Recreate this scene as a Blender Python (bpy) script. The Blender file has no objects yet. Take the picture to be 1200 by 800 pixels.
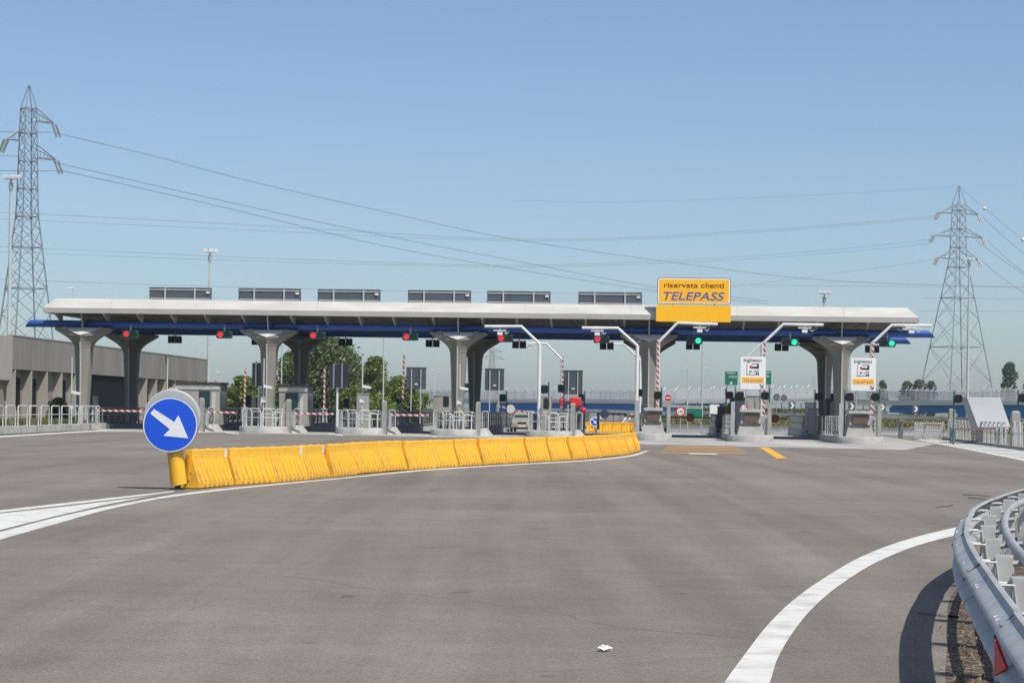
import bpy, bmesh, math, random
from mathutils import Vector, Matrix
random.seed(7)
R = math.radians
SC = bpy.context.scene
COL = SC.collection

# ------------------------------------------------------------------ camera
F = 2500.0          # focal length in pixels of a 1200 px wide picture
H = 1.6             # eye height
HOR = 478.0         # horizon row under the picture centre
RHO = math.atan(0.0145)
cR, sR = math.cos(RHO), math.sin(RHO)
cd = bpy.data.cameras.new('camera'); cam = bpy.data.objects.new('camera', cd); COL.objects.link(cam)
cam.matrix_world = Matrix(((cR, -sR, 0, 0), (0, 0, -1, 0), (sR, cR, 0, H), (0, 0, 0, 1)))
cd.sensor_width = 36; cd.lens = F * 36 / 1200
cd.shift_y = (HOR - 400) / 1200
cd.clip_start = 0.1; cd.clip_end = 9000
SC.camera = cam

# ------------------------------------------------------------------ sky, sun
SUNDIR = Vector((0.43, -0.50, 1.0)).normalized()
elev = math.asin(SUNDIR.z); azim = math.atan2(SUNDIR.x, SUNDIR.y)
w = bpy.data.worlds.new('World'); SC.world = w; w.use_nodes = True
nt = w.node_tree; bg = nt.nodes['Background']
sky = nt.nodes.new('ShaderNodeTexSky'); sky.sky_type = 'NISHITA'; sky.sun_disc = False
sky.sun_elevation = elev; sky.sun_rotation = azim
sky.altitude = 0; sky.air_density = 0.8; sky.dust_density = 1.0; sky.ozone_density = 4.0
hs = nt.nodes.new('ShaderNodeHueSaturation'); hs.inputs['Saturation'].default_value = 0.96
nt.links.new(sky.outputs[0], hs.inputs['Color']); tint = nt.nodes.new('ShaderNodeMix'); tint.data_type = 'RGBA'; tint.blend_type = 'MULTIPLY'; tint.inputs[0].default_value = 1; tint.inputs[7].default_value = (.985, 1.005, .985, 1)
nt.links.new(hs.outputs[0], tint.inputs[6]); nt.links.new(tint.outputs[2], bg.inputs[0])
bg.inputs[1].default_value = 0.132
sd = bpy.data.lights.new('sun', 'SUN'); sd.energy = 4.6; sd.angle = R(0.53); sd.color = (1.0, 0.955, 0.88)
sun = bpy.data.objects.new('sun', sd); COL.objects.link(sun)
sun.rotation_euler = SUNDIR.to_track_quat('Z', 'Y').to_euler()
SC.view_settings.view_transform = 'Standard'; SC.view_settings.look = 'None'
SC.view_settings.exposure = 0.0; SC.view_settings.gamma = 1.0
SC.view_settings.use_curve_mapping = False

# ------------------------------------------------------------------ pixel <-> place
def ray(px, py):
    u, v = px - 600, HOR - py
    return u * cR - v * sR, F, u * sR + v * cR
def at(px, py, Y):
    x, y, z = ray(px, py); t = Y / F
    return Vector((x * t, Y, H + z * t))
def gnd(px, py, z=0.0):
    x, y, zz = ray(px, py); t = (z - H) / zz
    return Vector((x * t, y * t, z))
TH = math.atan(166 / F)
UX = Vector((math.cos(TH), -math.sin(TH), 0)); UY = Vector((math.sin(TH), math.cos(TH), 0))
O = gnd(985, 516)
def T(s, d, z=0.0): return O + UX * s + UY * d + Vector((0, 0, z))
def toll(px, py, d):
    """pixel -> (s, z) on the vertical plane d metres behind the front pillars"""
    x, y, z = ray(px, py); r = Vector((x, y, 0))
    t = (d + O.x * UY.x + O.y * UY.y) / r.dot(UY)
    p = r * t
    return (p - O).dot(UX) + 0.0, H + z * t

# ------------------------------------------------------------------ materials
def lin(c):
    c = c.lstrip('#'); o = []
    for i in (0, 2, 4):
        v = int(c[i:i+2], 16) / 255
        o.append(v / 12.92 if v <= .04045 else ((v + .055) / 1.055) ** 2.4)
    return o
def mat(name, col, rough=.6, metal=0., var=.12, scale=3., bump=0., bscale=40., dirt=None, dscale=1.2, damt=.5, spec=.5, emit=0.):
    if isinstance(col, str): col = lin(col)
    m = bpy.data.materials.new(name); m.use_nodes = True
    n = m.node_tree.nodes; L = m.node_tree.links; b = n['Principled BSDF']
    b.inputs['Roughness'].default_value = rough; b.inputs['Metallic'].default_value = metal
    b.inputs['Specular IOR Level'].default_value = spec
    tc = n.new('ShaderNodeTexCoord')
    no = n.new('ShaderNodeTexNoise'); no.inputs['Scale'].default_value = scale; no.inputs['Detail'].default_value = 6; no.inputs['Roughness'].default_value = .65
    L.new(tc.outputs['Object'], no.inputs['Vector'])
    mr = n.new('ShaderNodeMapRange'); mr.inputs[1].default_value = .25; mr.inputs[2].default_value = .75
    mr.inputs[3].default_value = 1 - var; mr.inputs[4].default_value = 1 + var
    L.new(no.outputs[0], mr.inputs[0])
    mx = n.new('ShaderNodeMix'); mx.data_type = 'RGBA'; mx.blend_type = 'MULTIPLY'; mx.inputs[0].default_value = 1
    mx.inputs[6].default_value = (*col, 1); L.new(mr.outputs[0], mx.inputs[7])
    out = mx.outputs[2]
    if dirt:
        d2 = n.new('ShaderNodeTexNoise'); d2.inputs['Scale'].default_value = dscale; d2.inputs['Detail'].default_value = 8
        L.new(tc.outputs['Object'], d2.inputs['Vector'])
        r2 = n.new('ShaderNodeMapRange'); r2.inputs[1].default_value = .48; r2.inputs[2].default_value = .72; r2.inputs[4].default_value = damt
        L.new(d2.outputs[0], r2.inputs[0])
        m2 = n.new('ShaderNodeMix'); m2.data_type = 'RGBA'; L.new(r2.outputs[0], m2.inputs[0]); L.new(out, m2.inputs[6])
        m2.inputs[7].default_value = (*(lin(dirt) if isinstance(dirt, str) else dirt), 1); out = m2.outputs[2]
    L.new(out, b.inputs['Base Color'])
    if bump:
        b3 = n.new('ShaderNodeTexNoise'); b3.inputs['Scale'].default_value = bscale; b3.inputs['Detail'].default_value = 4
        L.new(tc.outputs['Object'], b3.inputs['Vector'])
        bp = n.new('ShaderNodeBump'); bp.inputs['Strength'].default_value = bump; bp.inputs['Distance'].default_value = .02
        L.new(b3.outputs[0], bp.inputs['Height']); L.new(bp.outputs[0], b.inputs['Normal'])
    if emit:
        b.inputs['Emission Color'].default_value = (*col, 1); b.inputs['Emission Strength'].default_value = emit
    return m
def streak(name, a, b_, axis_scale, rough=.7, lo=.35, hi=.65, detail=5, metal=0):
    m = bpy.data.materials.new(name); m.use_nodes = True
    n = m.node_tree.nodes; L = m.node_tree.links; b = n['Principled BSDF']; b.inputs['Roughness'].default_value = rough; b.inputs['Metallic'].default_value = metal
    tc = n.new('ShaderNodeTexCoord'); mp = n.new('ShaderNodeMapping'); mp.inputs['Scale'].default_value = axis_scale
    no = n.new('ShaderNodeTexNoise'); no.inputs['Scale'].default_value = 1; no.inputs['Detail'].default_value = detail
    L.new(tc.outputs['Object'], mp.inputs[0]); L.new(mp.outputs[0], no.inputs['Vector'])
    cr = n.new('ShaderNodeValToRGB'); cr.color_ramp.elements[0].position = lo; cr.color_ramp.elements[1].position = hi
    cr.color_ramp.elements[0].color = (*a, 1); cr.color_ramp.elements[1].color = (*b_, 1)
    L.new(no.outputs[0], cr.inputs[0]); L.new(cr.outputs[0], b.inputs['Base Color'])
    return m
def stripes(name, a, b_, freq):
    m = bpy.data.materials.new(name); m.use_nodes = True
    n = m.node_tree.nodes; L = m.node_tree.links; b = n['Principled BSDF']; b.inputs['Roughness'].default_value = .5
    tc = n.new('ShaderNodeTexCoord'); sp = n.new('ShaderNodeSeparateXYZ'); L.new(tc.outputs['Object'], sp.inputs[0])
    ad = n.new('ShaderNodeMath'); ad.operation = 'ADD'; L.new(sp.outputs[0], ad.inputs[0]); L.new(sp.outputs[2], ad.inputs[1])
    mu = n.new('ShaderNodeMath'); mu.operation = 'MULTIPLY'; mu.inputs[1].default_value = freq; L.new(ad.outputs[0], mu.inputs[0])
    fr = n.new('ShaderNodeMath'); fr.operation = 'FRACT'; L.new(mu.outputs[0], fr.inputs[0])
    gt = n.new('ShaderNodeMath'); gt.operation = 'GREATER_THAN'; gt.inputs[1].default_value = .5; L.new(fr.outputs[0], gt.inputs[0])
    mx = n.new('ShaderNodeMix'); mx.data_type = 'RGBA'; mx.inputs[6].default_value = (*a, 1); mx.inputs[7].default_value = (*b_, 1)
    L.new(gt.outputs[0], mx.inputs[0]); L.new(mx.outputs[2], b.inputs['Base Color'])
    return m

M = {}
M['concrete'] = mat('concrete', (.33, .32, .29), .85, var=.14, scale=2.0, dirt=(.16, .15, .13), dscale=1.1, damt=.5, bump=.25)
M['kerb'] = mat('kerb concrete', (.46, .45, .42), .85, var=.15, scale=2.5, dirt=(.2, .19, .17), dscale=1.5, damt=.55, bump=.2)
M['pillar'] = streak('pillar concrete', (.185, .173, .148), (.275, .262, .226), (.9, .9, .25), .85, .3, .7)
M['lit_saddle'] = mat('sunlit pillar concrete', (.56, .545, .50), .8, var=.08, scale=2)  # pillar concrete with sunlight on the upward facet painted into the colour
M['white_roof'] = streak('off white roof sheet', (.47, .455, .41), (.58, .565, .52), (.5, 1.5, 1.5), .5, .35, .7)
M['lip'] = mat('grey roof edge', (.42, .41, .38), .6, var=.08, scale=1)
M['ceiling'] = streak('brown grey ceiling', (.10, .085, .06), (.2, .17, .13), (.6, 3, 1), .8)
M['bracket'] = mat('bracket grey', (.34, .335, .31), .6)
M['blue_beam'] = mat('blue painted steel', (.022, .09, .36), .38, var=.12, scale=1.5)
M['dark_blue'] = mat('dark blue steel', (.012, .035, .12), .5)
M['galv'] = mat('galvanised steel', (.42, .425, .415), .5, .2, var=.2, scale=7, dirt=(.24, .24, .235), dscale=3, damt=.6)
M['galv_light'] = mat('light galvanised steel', (.54, .54, .52), .5, .15, var=.12, scale=6)
M['galv_dark'] = mat('weathered and shaded steel', (.18, .19, .2), .55, .4, var=.18, scale=5)  # weathered parts, and fences with the canopy shade put into the tone
M['white_paint'] = mat('white painted steel', (.72, .71, .68), .45, var=.06)
M['board'] = mat('dark grey board', (.075, .095, .11), .55, var=.1, scale=1.4)
M['black'] = mat('black plastic', (.014, .014, .015), .5)
M['dark_green'] = mat('dark green housing', (.01, .075, .06), .5)
M['teal'] = mat('teal housing', (.015, .14, .11), .5)
M['red_on'] = mat('red lamp lit', (.9, .03, .05), .4, emit=.7, var=0)
M['green_on'] = mat('green lamp lit', (.03, .85, .5), .4, emit=.8, var=0)
M['lens_off'] = mat('dark lens', (.05, .008, .008), .25)
M['lens_off_green'] = mat('dark green lens', (.008, .05, .035), .25)
M['yellow_sign'] = mat('yellow sign face', (.98, .50, .006), .5, var=.03)
M['brown_ink'] = mat('dark red lettering', (.16, .022, .01), .6, var=0)
M['blue_ink'] = mat('blue lettering', (.10, .09, .38), .6, var=0)
M['white_sign'] = mat('white sign face', (.78, .78, .76), .5, var=.03)
M['black_ink'] = mat('black lettering', (.03, .03, .03), .6, var=0)
M['green_sign'] = mat('green sign face', (.006, .17, .10), .5, var=.05)
M['blue_sign'] = mat('blue sign face', (.006, .085, .62), .4, var=.05, scale=6)
M['white_refl'] = mat('white reflective', (.74, .74, .74), .5, var=.04)
M['yellow_plastic'] = mat('yellow plastic', (.86, .455, .02), .5, var=.05, scale=2, dirt=(.42, .27, .08), dscale=3.2, damt=.6)
M['yellow_dark'] = mat('yellow plastic recess', (.62, .29, .012), .6, var=.1)
M['grey_plastic'] = mat('pale grey plastic', (.42, .43, .42), .5, var=.06)
M['road_white'] = mat('white road paint', (.64, .63, .585), .75, var=.1, scale=3, dirt=(.30, .285, .265), dscale=2.6, damt=.6)
M['road_yellow'] = mat('yellow road paint', (.78, .38, .03), .75, var=.12, scale=3, dirt=(.3, .2, .08), dscale=3, damt=.4)
M['road_yellow_worn'] = mat('worn yellow paint', (.50, .27, .06), .8, var=.2, scale=2, dirt=(.2, .17, .13), dscale=2, damt=.7)
M['glass'] = mat('dark teal glass', (.01, .045, .05), .12, var=.1)
M['booth'] = mat('booth cladding', (.36, .34, .295), .7, var=.08, dirt=(.16, .15, .13), damt=.4)
M['booth_dark'] = mat('dark booth trim', (.055, .05, .045), .6)
M['bld_panel'] = streak('precast wall panel', (.19, .175, .155), (.26, .245, .22), (.3, 2.2, .2), .85, .3, .7)
M['bld_low'] = mat('pinkish render', (.24, .205, .185), .85, var=.1, scale=1)
M['fin'] = mat('pale wall fin', (.36, .33, .29), .85, var=.08)
M['bld_dark'] = mat('dark glazing', (.012, .013, .014), .75, spec=.1)
M['red'] = mat('red paint', (.62, .02, .03), .45)
M['orange'] = mat('orange print', (.7, .25, .03), .6)
M['blue'] = mat('blue print', (.05, .12, .45), .6)
M['bridge_blue'] = mat('blue bridge girder', (.03, .17, .46), .6, var=.12, scale=.3)
M['bridge_conc'] = mat('bridge deck edge', (.62, .61, .58), .85, var=.1, scale=.4)
M['bridge_rail'] = mat('bridge steel', (.52, .54, .55), .5, .1)
M['brown_metal'] = mat('rusty brown panel', (.12, .075, .05), .8, var=.25, scale=6)
M['car'] = mat('beige metallic car paint', (.40, .36, .30), .35, .2)
M['tyre'] = mat('tyre rubber', (.012, .012, .012), .8)
M['chrome'] = mat('lamp glass', (.7, .72, .72), .15, .4)
M['stripe'] = stripes('red white stripes', (.62, .59, .57), (.42, .06, .06), 2.8)
M['stripe_big'] = stripes('red white bands', (.60, .58, .56), (.40, .06, .06), 3.2)
M['wire'] = mat('cable', (.14, .15, .16), .5, .3)
M['pylon'] = mat('pylon steel', (.26, .28, .29), .55, .3, var=.2, scale=.6)
M['insul'] = mat('green glass insulator', (.36, .42, .36), .3)
M['bark'] = mat('bark', (.09, .07, .05), .9, var=.3)
M['slab'] = mat('pale grey sheet', (.40, .41, .405), .6, var=.05, scale=1, dirt=(.28, .28, .27), dscale=.6, damt=.3)
M['paper'] = mat('paper', (.8, .8, .78), .8)
M['apron'] = streak('concrete apron', (.30, .285, .26), (.47, .455, .42), (.5, .06, 1), .85, .3, .7)

def leafmat(name, a, b_):
    m = bpy.data.materials.new(name); m.use_nodes = True
    n = m.node_tree.nodes; L = m.node_tree.links; b = n['Principled BSDF']; b.inputs['Roughness'].default_value = .55
    tc = n.new('ShaderNodeTexCoord'); no = n.new('ShaderNodeTexNoise'); no.inputs['Scale'].default_value = 1.3; no.inputs['Detail'].default_value = 6
    L.new(tc.outputs['Object'], no.inputs['Vector'])
    cr = n.new('ShaderNodeValToRGB'); cr.color_ramp.elements[0].position = .35; cr.color_ramp.elements[1].position = .65
    cr.color_ramp.elements[0].color = (*a, 1); cr.color_ramp.elements[1].color = (*b_, 1)
    L.new(no.outputs[0], cr.inputs[0]); L.new(cr.outputs[0], b.inputs['Base Color'])
    tr = n.new('ShaderNodeBsdfTranslucent'); L.new(cr.outputs[0], tr.inputs[0])
    mi = n.new('ShaderNodeMixShader'); mi.inputs[0].default_value = .3
    L.new(b.outputs[0], mi.inputs[1]); L.new(tr.outputs[0], mi.inputs[2]); L.new(mi.outputs[0], n['Material Output'].inputs[0])
    return m
M['leaf_dark'] = leafmat('dark leaves', (.07, .115, .035), (.19, .25, .085))
M['leaf_bright'] = leafmat('bright leaves', (.10, .155, .03), (.23, .31, .07))
M['leaf_far'] = leafmat('far leaves', (.07, .11, .05), (.14, .18, .09))
M['dry_grass'] = leafmat('dry grass', (.20, .17, .07), (.34, .29, .13))
M['grass'] = leafmat('bank grass', (.10, .13, .035), (.27, .24, .09))
M['litter'] = leafmat('dry litter', (.16, .10, .05), (.42, .30, .16))

# asphalt: aggregate, patches, long tyre streaks along the traffic
def asphalt():
    m = bpy.data.materials.new('asphalt'); m.use_nodes = True
    n = m.node_tree.nodes; L = m.node_tree.links; b = n['Principled BSDF']; b.inputs['Roughness'].default_value = .82
    b.inputs['Specular IOR Level'].default_value = .35
    tc = n.new('ShaderNodeTexCoord')
    def noise(scale, detail, mapping=None, rough=.6, rot=0, dist=0):
        no = n.new('ShaderNodeTexNoise'); no.inputs['Scale'].default_value = scale; no.inputs['Detail'].default_value = detail; no.inputs['Roughness'].default_value = rough; no.inputs['Distortion'].default_value = dist
        if mapping:
            mp = n.new('ShaderNodeMapping'); mp.inputs['Scale'].default_value = mapping; mp.inputs['Rotation'].default_value = (0, 0, rot)
            L.new(tc.outputs['Object'], mp.inputs[0]); L.new(mp.outputs[0], no.inputs['Vector'])
        else: L.new(tc.outputs['Object'], no.inputs['Vector'])
        return no.outputs[0]
    def rng(src, a, b0, lo, hi):
        r = n.new('ShaderNodeMapRange'); r.inputs[1].default_value = a; r.inputs[2].default_value = b0; r.inputs[3].default_value = lo; r.inputs[4].default_value = hi
        L.new(src, r.inputs[0]); return r.outputs[0]
    def mul(a, c):
        q = n.new('ShaderNodeMath'); q.operation = 'MULTIPLY'; L.new(a, q.inputs[0]); L.new(c, q.inputs[1]); return q.outputs[0]
    v = rng(noise(.12, 5), .3, .7, .82, 1.16)
    v = mul(v, rng(noise(1, 6, (1.1, .03, 1), rot=R(7), dist=.4), .4, .6, .90, 1.06))
    v = mul(v, rng(noise(1, 6, (.5, .03, 1), rot=R(-14), dist=1.0), .35, .65, .91, 1.09))
    v = mul(v, rng(noise(1, 4, (.12, .5, 1), rot=R(25), dist=1.0), .35, .65, .96, 1.05))
    v = mul(v, rng(noise(2.2, 6, rough=.7), .25, .75, .88, 1.12))
    v = mul(v, rng(noise(20, 5, rough=.9), .38, .62, .78, 1.22))
    v = mul(v, rng(noise(60, 3, rough=.8), .3, .7, .6, 1.42))
    # sparse oily stains
    v = mul(v, rng(noise(.55, 3, (1, .5, 1)), .64, .74, 1.0, .76))
    v = mul(v, rng(noise(1.7, 2), .70, .74, 1.0, .62))
    # sealed hairline cracks, only in places
    vo = n.new('ShaderNodeTexVoronoi'); vo.feature = 'DISTANCE_TO_EDGE'; vo.inputs['Scale'].default_value = .05
    wn = n.new('ShaderNodeTexNoise'); wn.inputs['Scale'].default_value = .5; wn.inputs['Detail'].default_value = 6
    L.new(tc.outputs['Object'], wn.inputs['Vector'])
    wa = n.new('ShaderNodeMix'); wa.data_type = 'RGBA'; wa.blend_type = 'ADD'; wa.inputs[0].default_value = 3.0
    L.new(tc.outputs['Object'], wa.inputs[6]); L.new(wn.outputs[1], wa.inputs[7]); L.new(wa.outputs[2], vo.inputs['Vector'])
    ck = rng(vo.outputs['Distance'], .0006, .0018, .22, 0.0)
    mk = mul(ck, rng(noise(.09, 3), .5, .58, 0, 1))
    sb = n.new('ShaderNodeMath'); sb.operation = 'SUBTRACT'; sb.inputs[0].default_value = 1; L.new(mk, sb.inputs[1]); v = mul(v, sb.outputs[0])
    mx = n.new('ShaderNodeMix'); mx.data_type = 'RGBA'; mx.blend_type = 'MULTIPLY'; mx.inputs[0].default_value = 1
    mx.inputs[6].default_value = (.195, .171, .142, 1); L.new(v, mx.inputs[7])
    L.new(mx.outputs[2], b.inputs['Base Color'])
    bp = n.new('ShaderNodeBump'); bp.inputs['Strength'].default_value = .5; bp.inputs['Distance'].default_value = .01
    L.new(noise(90, 3), bp.inputs['Height']); L.new(bp.outputs[0], b.inputs['Normal'])
    return m
M['asphalt'] = asphalt()
M['field'] = mat('field', (.15, .15, .06), .95, var=.4, scale=.05, dirt=(.22, .19, .1), dscale=.02, damt=.7)
M['dirt'] = mat('shaded dirt and gravel', (.07, .055, .042), .95, var=.5, scale=14, dirt=(.32, .26, .18), dscale=9, damt=.8, bump=1, bscale=30)  # dark soil, deepened so the colour also holds the guardrail shade

# ------------------------------------------------------------------ mesh builder
class MB:
    def __init__(s): s.v = []; s.f = []
    def box(s, x0, y0, z0, x1, y1, z1):
        return s.hexa([(x0,y0,z0),(x1,y0,z0),(x1,y1,z0),(x0,y1,z0),(x0,y0,z1),(x1,y0,z1),(x1,y1,z1),(x0,y1,z1)])
    def hexa(s, p):
        b = len(s.v); s.v += [tuple(q) for q in p]
        s.f += [tuple(b+i for i in q) for q in ((0,3,2,1),(4,5,6,7),(0,1,5,4),(1,2,6,5),(2,3,7,6),(3,0,4,7))]
        return s
    def poly(s, pts):
        b = len(s.v); s.v += [tuple(p) for p in pts]; s.f.append(tuple(range(b, b+len(pts)))); return s
    def prism(s, pts, vec):
        """closed polygon extruded by vec"""
        n = len(pts); b = len(s.v); vec = Vector(vec)
        s.v += [tuple(p) for p in pts] + [tuple(Vector(p) + vec) for p in pts]
        s.f.append(tuple(b+i for i in reversed(range(n)))); s.f.append(tuple(b+n+i for i in range(n)))
        for i in range(n): j = (i+1) % n; s.f.append((b+i, b+j, b+n+j, b+n+i))
        return s
    def tube(s, pts, r, n=8, close=False, cap=True, r2=None):
        pts = [Vector(p) for p in pts]; N = len(pts); b = len(s.v); prev = None
        for i, p in enumerate(pts):
            a = pts[(i-1) % N] if (i or close) else p; c = pts[(i+1) % N] if (i < N-1 or close) else p
            t = (c - a).normalized() if (c-a).length > 1e-9 else Vector((0,0,1))
            if prev is None:
                up = Vector((0,0,1)) if abs(t.z) < .9 else Vector((0,1,0))
                u = t.cross(up).normalized()
            else:
                u = (prev - t * prev.dot(t)); u = u.normalized() if u.length > 1e-6 else t.cross(Vector((0,1,0))).normalized()
            prev = u; w_ = t.cross(u)
            rr = r if r2 is None else r + (r2 - r) * i / max(1, N-1)
            if isinstance(r, (list, tuple)): rr = r[i]
            for k in range(n):
                A = 2*math.pi*k/n; s.v.append(tuple(p + u*math.cos(A)*rr + w_*math.sin(A)*rr))
        M_ = N if close else N-1
        for i in range(M_):
            for k in range(n):
                a0 = b+i*n+k; a1 = b+i*n+(k+1) % n; b0 = b+((i+1) % N)*n+k; b1 = b+((i+1) % N)*n+(k+1) % n
                s.f.append((a0, a1, b1, b0))
        if cap and not close:
            s.f.append(tuple(b+k for k in reversed(range(n)))); s.f.append(tuple(b+(N-1)*n+k for k in range(n)))
        return s
    def disc(s, c, r, y0, y1, n=28):
        """flat disc facing -Y"""
        pts = [(c[0]+r*math.cos(2*math.pi*k/n), y0, c[2]+r*math.sin(2*math.pi*k/n)) for k in range(n)]
        return s.prism(pts, (0, y1-y0, 0))
    def ball(s, c, r, n=8, sx=1, sy=1, sz=1):
        b = len(s.v); m = n
        for i in range(1, m):
            for k in range(n*2):
                a = math.pi*i/m; g = math.pi*k/n
                s.v.append((c[0]+r*sx*math.sin(a)*math.cos(g), c[1]+r*sy*math.sin(a)*math.sin(g), c[2]+r*sz*math.cos(a)))
        q = n*2
        for i in range(m-2):
            for k in range(q): s.f.append((b+i*q+k, b+(i+1)*q+k, b+(i+1)*q+(k+1) % q, b+i*q+(k+1) % q))
        s.f.append(tuple(b+k for k in range(q))); s.f.append(tuple(b+(m-2)*q+k for k in reversed(range(q))))
        return s
    def loft(s, rings, closed=True, caps=True):
        b = len(s.v); n = len(rings[0])
        for r_ in rings: s.v += [tuple(p) for p in r_]
        for i in range(len(rings)-1):
            for k in range(n if closed else n-1):
                s.f.append((b+i*n+k, b+i*n+(k+1) % n, b+(i+1)*n+(k+1) % n, b+(i+1)*n+k))
        if caps: s.f.append(tuple(b+k for k in reversed(range(n)))); s.f.append(tuple(b+(len(rings)-1)*n+k for k in range(n)))
        return s
    def mesh(s, name, m, smooth=True, ang=38):
        me = bpy.data.meshes.new(name); me.from_pydata(s.v, [], s.f); me.materials.append(M[m] if isinstance(m, str) else m)
        if smooth: me.shade_smooth(); me.set_sharp_from_angle(angle=R(ang))
        me.update(); return me
    def build(s, name, m, parent=None, loc=(0,0,0), rotz=0, smooth=True, bevel=0, fix=True):
        me = s.mesh(name, m, smooth)
        if fix:
            bm = bmesh.new(); bm.from_mesh(me); bmesh.ops.recalc_face_normals(bm, faces=bm.faces); bm.to_mesh(me); bm.free()
        o = bpy.data.objects.new(name, me); COL.objects.link(o)
        o.location = loc; o.rotation_euler = (0, 0, rotz)
        if parent: o.parent = parent
        if bevel:
            b = o.modifiers.new('bevel', 'BEVEL'); b.width = bevel; b.segments = 2; b.limit_method = 'ANGLE'
        return o
def fuse(name, pieces, parent, bevel=0):
    me = bpy.data.meshes.new(name); V = []; Fc = []; mi = []; used = []
    for mb, m in pieces:
        if m not in used: used.append(m)
        b = len(V); V += mb.v; Fc += [tuple(b+i for i in f_) for f_ in mb.f]; mi += [used.index(m)]*len(mb.f)
    me.from_pydata(V, [], Fc)
    for m in used: me.materials.append(M[m])
    me.polygons.foreach_set('material_index', mi); me.shade_smooth(); me.set_sharp_from_angle(angle=R(38)); me.update()
    bm = bmesh.new(); bm.from_mesh(me); bmesh.ops.recalc_face_normals(bm, faces=bm.faces); bm.to_mesh(me); bm.free()
    o = bpy.data.objects.new(name, me); COL.objects.link(o); o.parent = parent
    if bevel:
        b = o.modifiers.new('bevel', 'BEVEL'); b.width = bevel; b.segments = 2; b.limit_method = 'ANGLE'
    return o
def tag(o, label, cat, group=None, kind=None):
    if label: o['label'] = label
    if cat: o['category'] = cat
    if group: o['group'] = group
    if kind: o['kind'] = kind
    return o
def thing(name, label, cat, loc=(0,0,0), rotz=0, group=None):
    o = bpy.data.objects.new(name, None); o.empty_display_size = .3; COL.objects.link(o)
    o.location = loc; o.rotation_euler = (0, 0, rotz)
    return tag(o, label, cat, group)
def struct(o): o['kind'] = 'structure'; return o
def dup(root, loc, label, rotz=None, group=None, scale=None):
    def cp(o, par):
        c = o.copy(); COL.objects.link(c); c.parent = par
        for ch in list(o.children): cp(ch, c)
        return c
    kids = list(root.children)
    r = root.copy(); COL.objects.link(r); r.location = loc
    if rotz is not None: r.rotation_euler = (0, 0, rotz)
    if scale: r.scale = scale
    if label: r['label'] = label
    if group: r['group'] = group
    for k in kids: cp(k, r)
    return r
RZ = -TH
def text(parent, s, size, x, z, y, m, name='lettering', shear=0, offset=0.0, width=None, thick=.004, align='CENTER'):
    cu = bpy.data.curves.new('t', 'FONT'); cu.body = s; cu.size = size; cu.align_x = align; cu.shear = shear; cu.offset = offset; cu.extrude = thick
    ob = bpy.data.objects.new('t', cu); COL.objects.link(ob)
    dg = bpy.context.evaluated_depsgraph_get(); me = bpy.data.meshes.new_from_object(ob.evaluated_get(dg))
    bpy.data.objects.remove(ob); bpy.data.curves.remove(cu)
    xs = [v.co.x for v in me.vertices]; zs = [v.co.y for v in me.vertices]
    w0 = max(xs) - min(xs); k = (width / w0) if width else 1
    cx = (max(xs)+min(xs))/2 if align == 'CENTER' else 0
    for v in me.vertices: v.co = Vector(((v.co.x-cx)*k + x, y - v.co.z, v.co.y + z))
    me.materials.clear(); me.materials.append(M[m]); me.name = name
    o = bpy.data.objects.new(name, me); COL.objects.link(o); o.parent = parent
    return o
def rrect(w_, h, r, n=5, cx=0, cz=0):
    pts = []
    for (sx, sz, a0) in ((1,1,0),(-1,1,90),(-1,-1,180),(1,-1,270)):
        for k in range(n+1):
            a = R(a0 + 90*k/n); pts.append((cx+sx*(w_/2-r)+r*math.cos(a), cz+sz*(h/2-r)+r*math.sin(a)))
    return pts
def catmull(P, per=8):
    P = [Vector(p) for p in P]; out = []
    Q = [P[0]*2-P[1]] + P + [P[-1]*2-P[-2]]
    for i in range(1, len(Q)-2):
        a, b, c, d = Q[i-1], Q[i], Q[i+1], Q[i+2]
        for k in range(per):
            t = k/per
            out.append(.5*((2*b)+(c-a)*t+(2*a-5*b+4*c-d)*t*t+(3*b-a-3*c+d)*t**3))
    out.append(P[-1]); return out
ORD = ['first','second','third','fourth','fifth','sixth','seventh','eighth','ninth','tenth','eleventh','twelfth']
def sheet(name, pts, z, m, kind='structure'):
    o = MB().poly([(p[0], p[1], z) for p in pts]).build(name, m, smooth=False, fix=False)
    me = o.data
    if me.polygons[0].normal.z < 0: me.flip_normals()
    o['kind'] = kind; return o

# ================================================================== GROUND
sheet('ground', [(-3500,-300),(3500,-300),(3500,4500),(-3500,4500)], -.03, 'field')
# asphalt plaza (near side) and carriageways beyond
rp = [(-26,-30),(30,-30),(30,80),(27.5,112),(29.5,140),(31,180),(-6,180),(-24.5,135),(-24.5,128)]
roadpts = [(-45,-30),(-23,60),(-23,96),(-24.6,126),(-24.0,150),(-18,200),(-12,300),(8,900),(75,900),(38,300),(30,180),(31,145),(27.6,112),(27,80),(34,40),(40,-30)]
sheet('road', roadpts, 0, 'asphalt')
def g2(px, py): p = gnd(px, py); return (p.x, p.y)
# concrete apron of the toll lanes
ap = [g2(108,505.5), g2(270,507), g2(400,509.5), g2(500,511.5), g2(640,514.5), g2(757,520.5), g2(860,522.5), g2(940,524.5), g2(1062,527)]
e1 = T(5.3, 32); e0 = T(-46, 32)
ap2 = ap + [(T(4.4, -8).x, T(4.4, -8).y), (e1.x, e1.y), (e0.x, e0.y), (-24.4, 127)]
sheet('concrete_apron', ap2, .004, 'apron')

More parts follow.
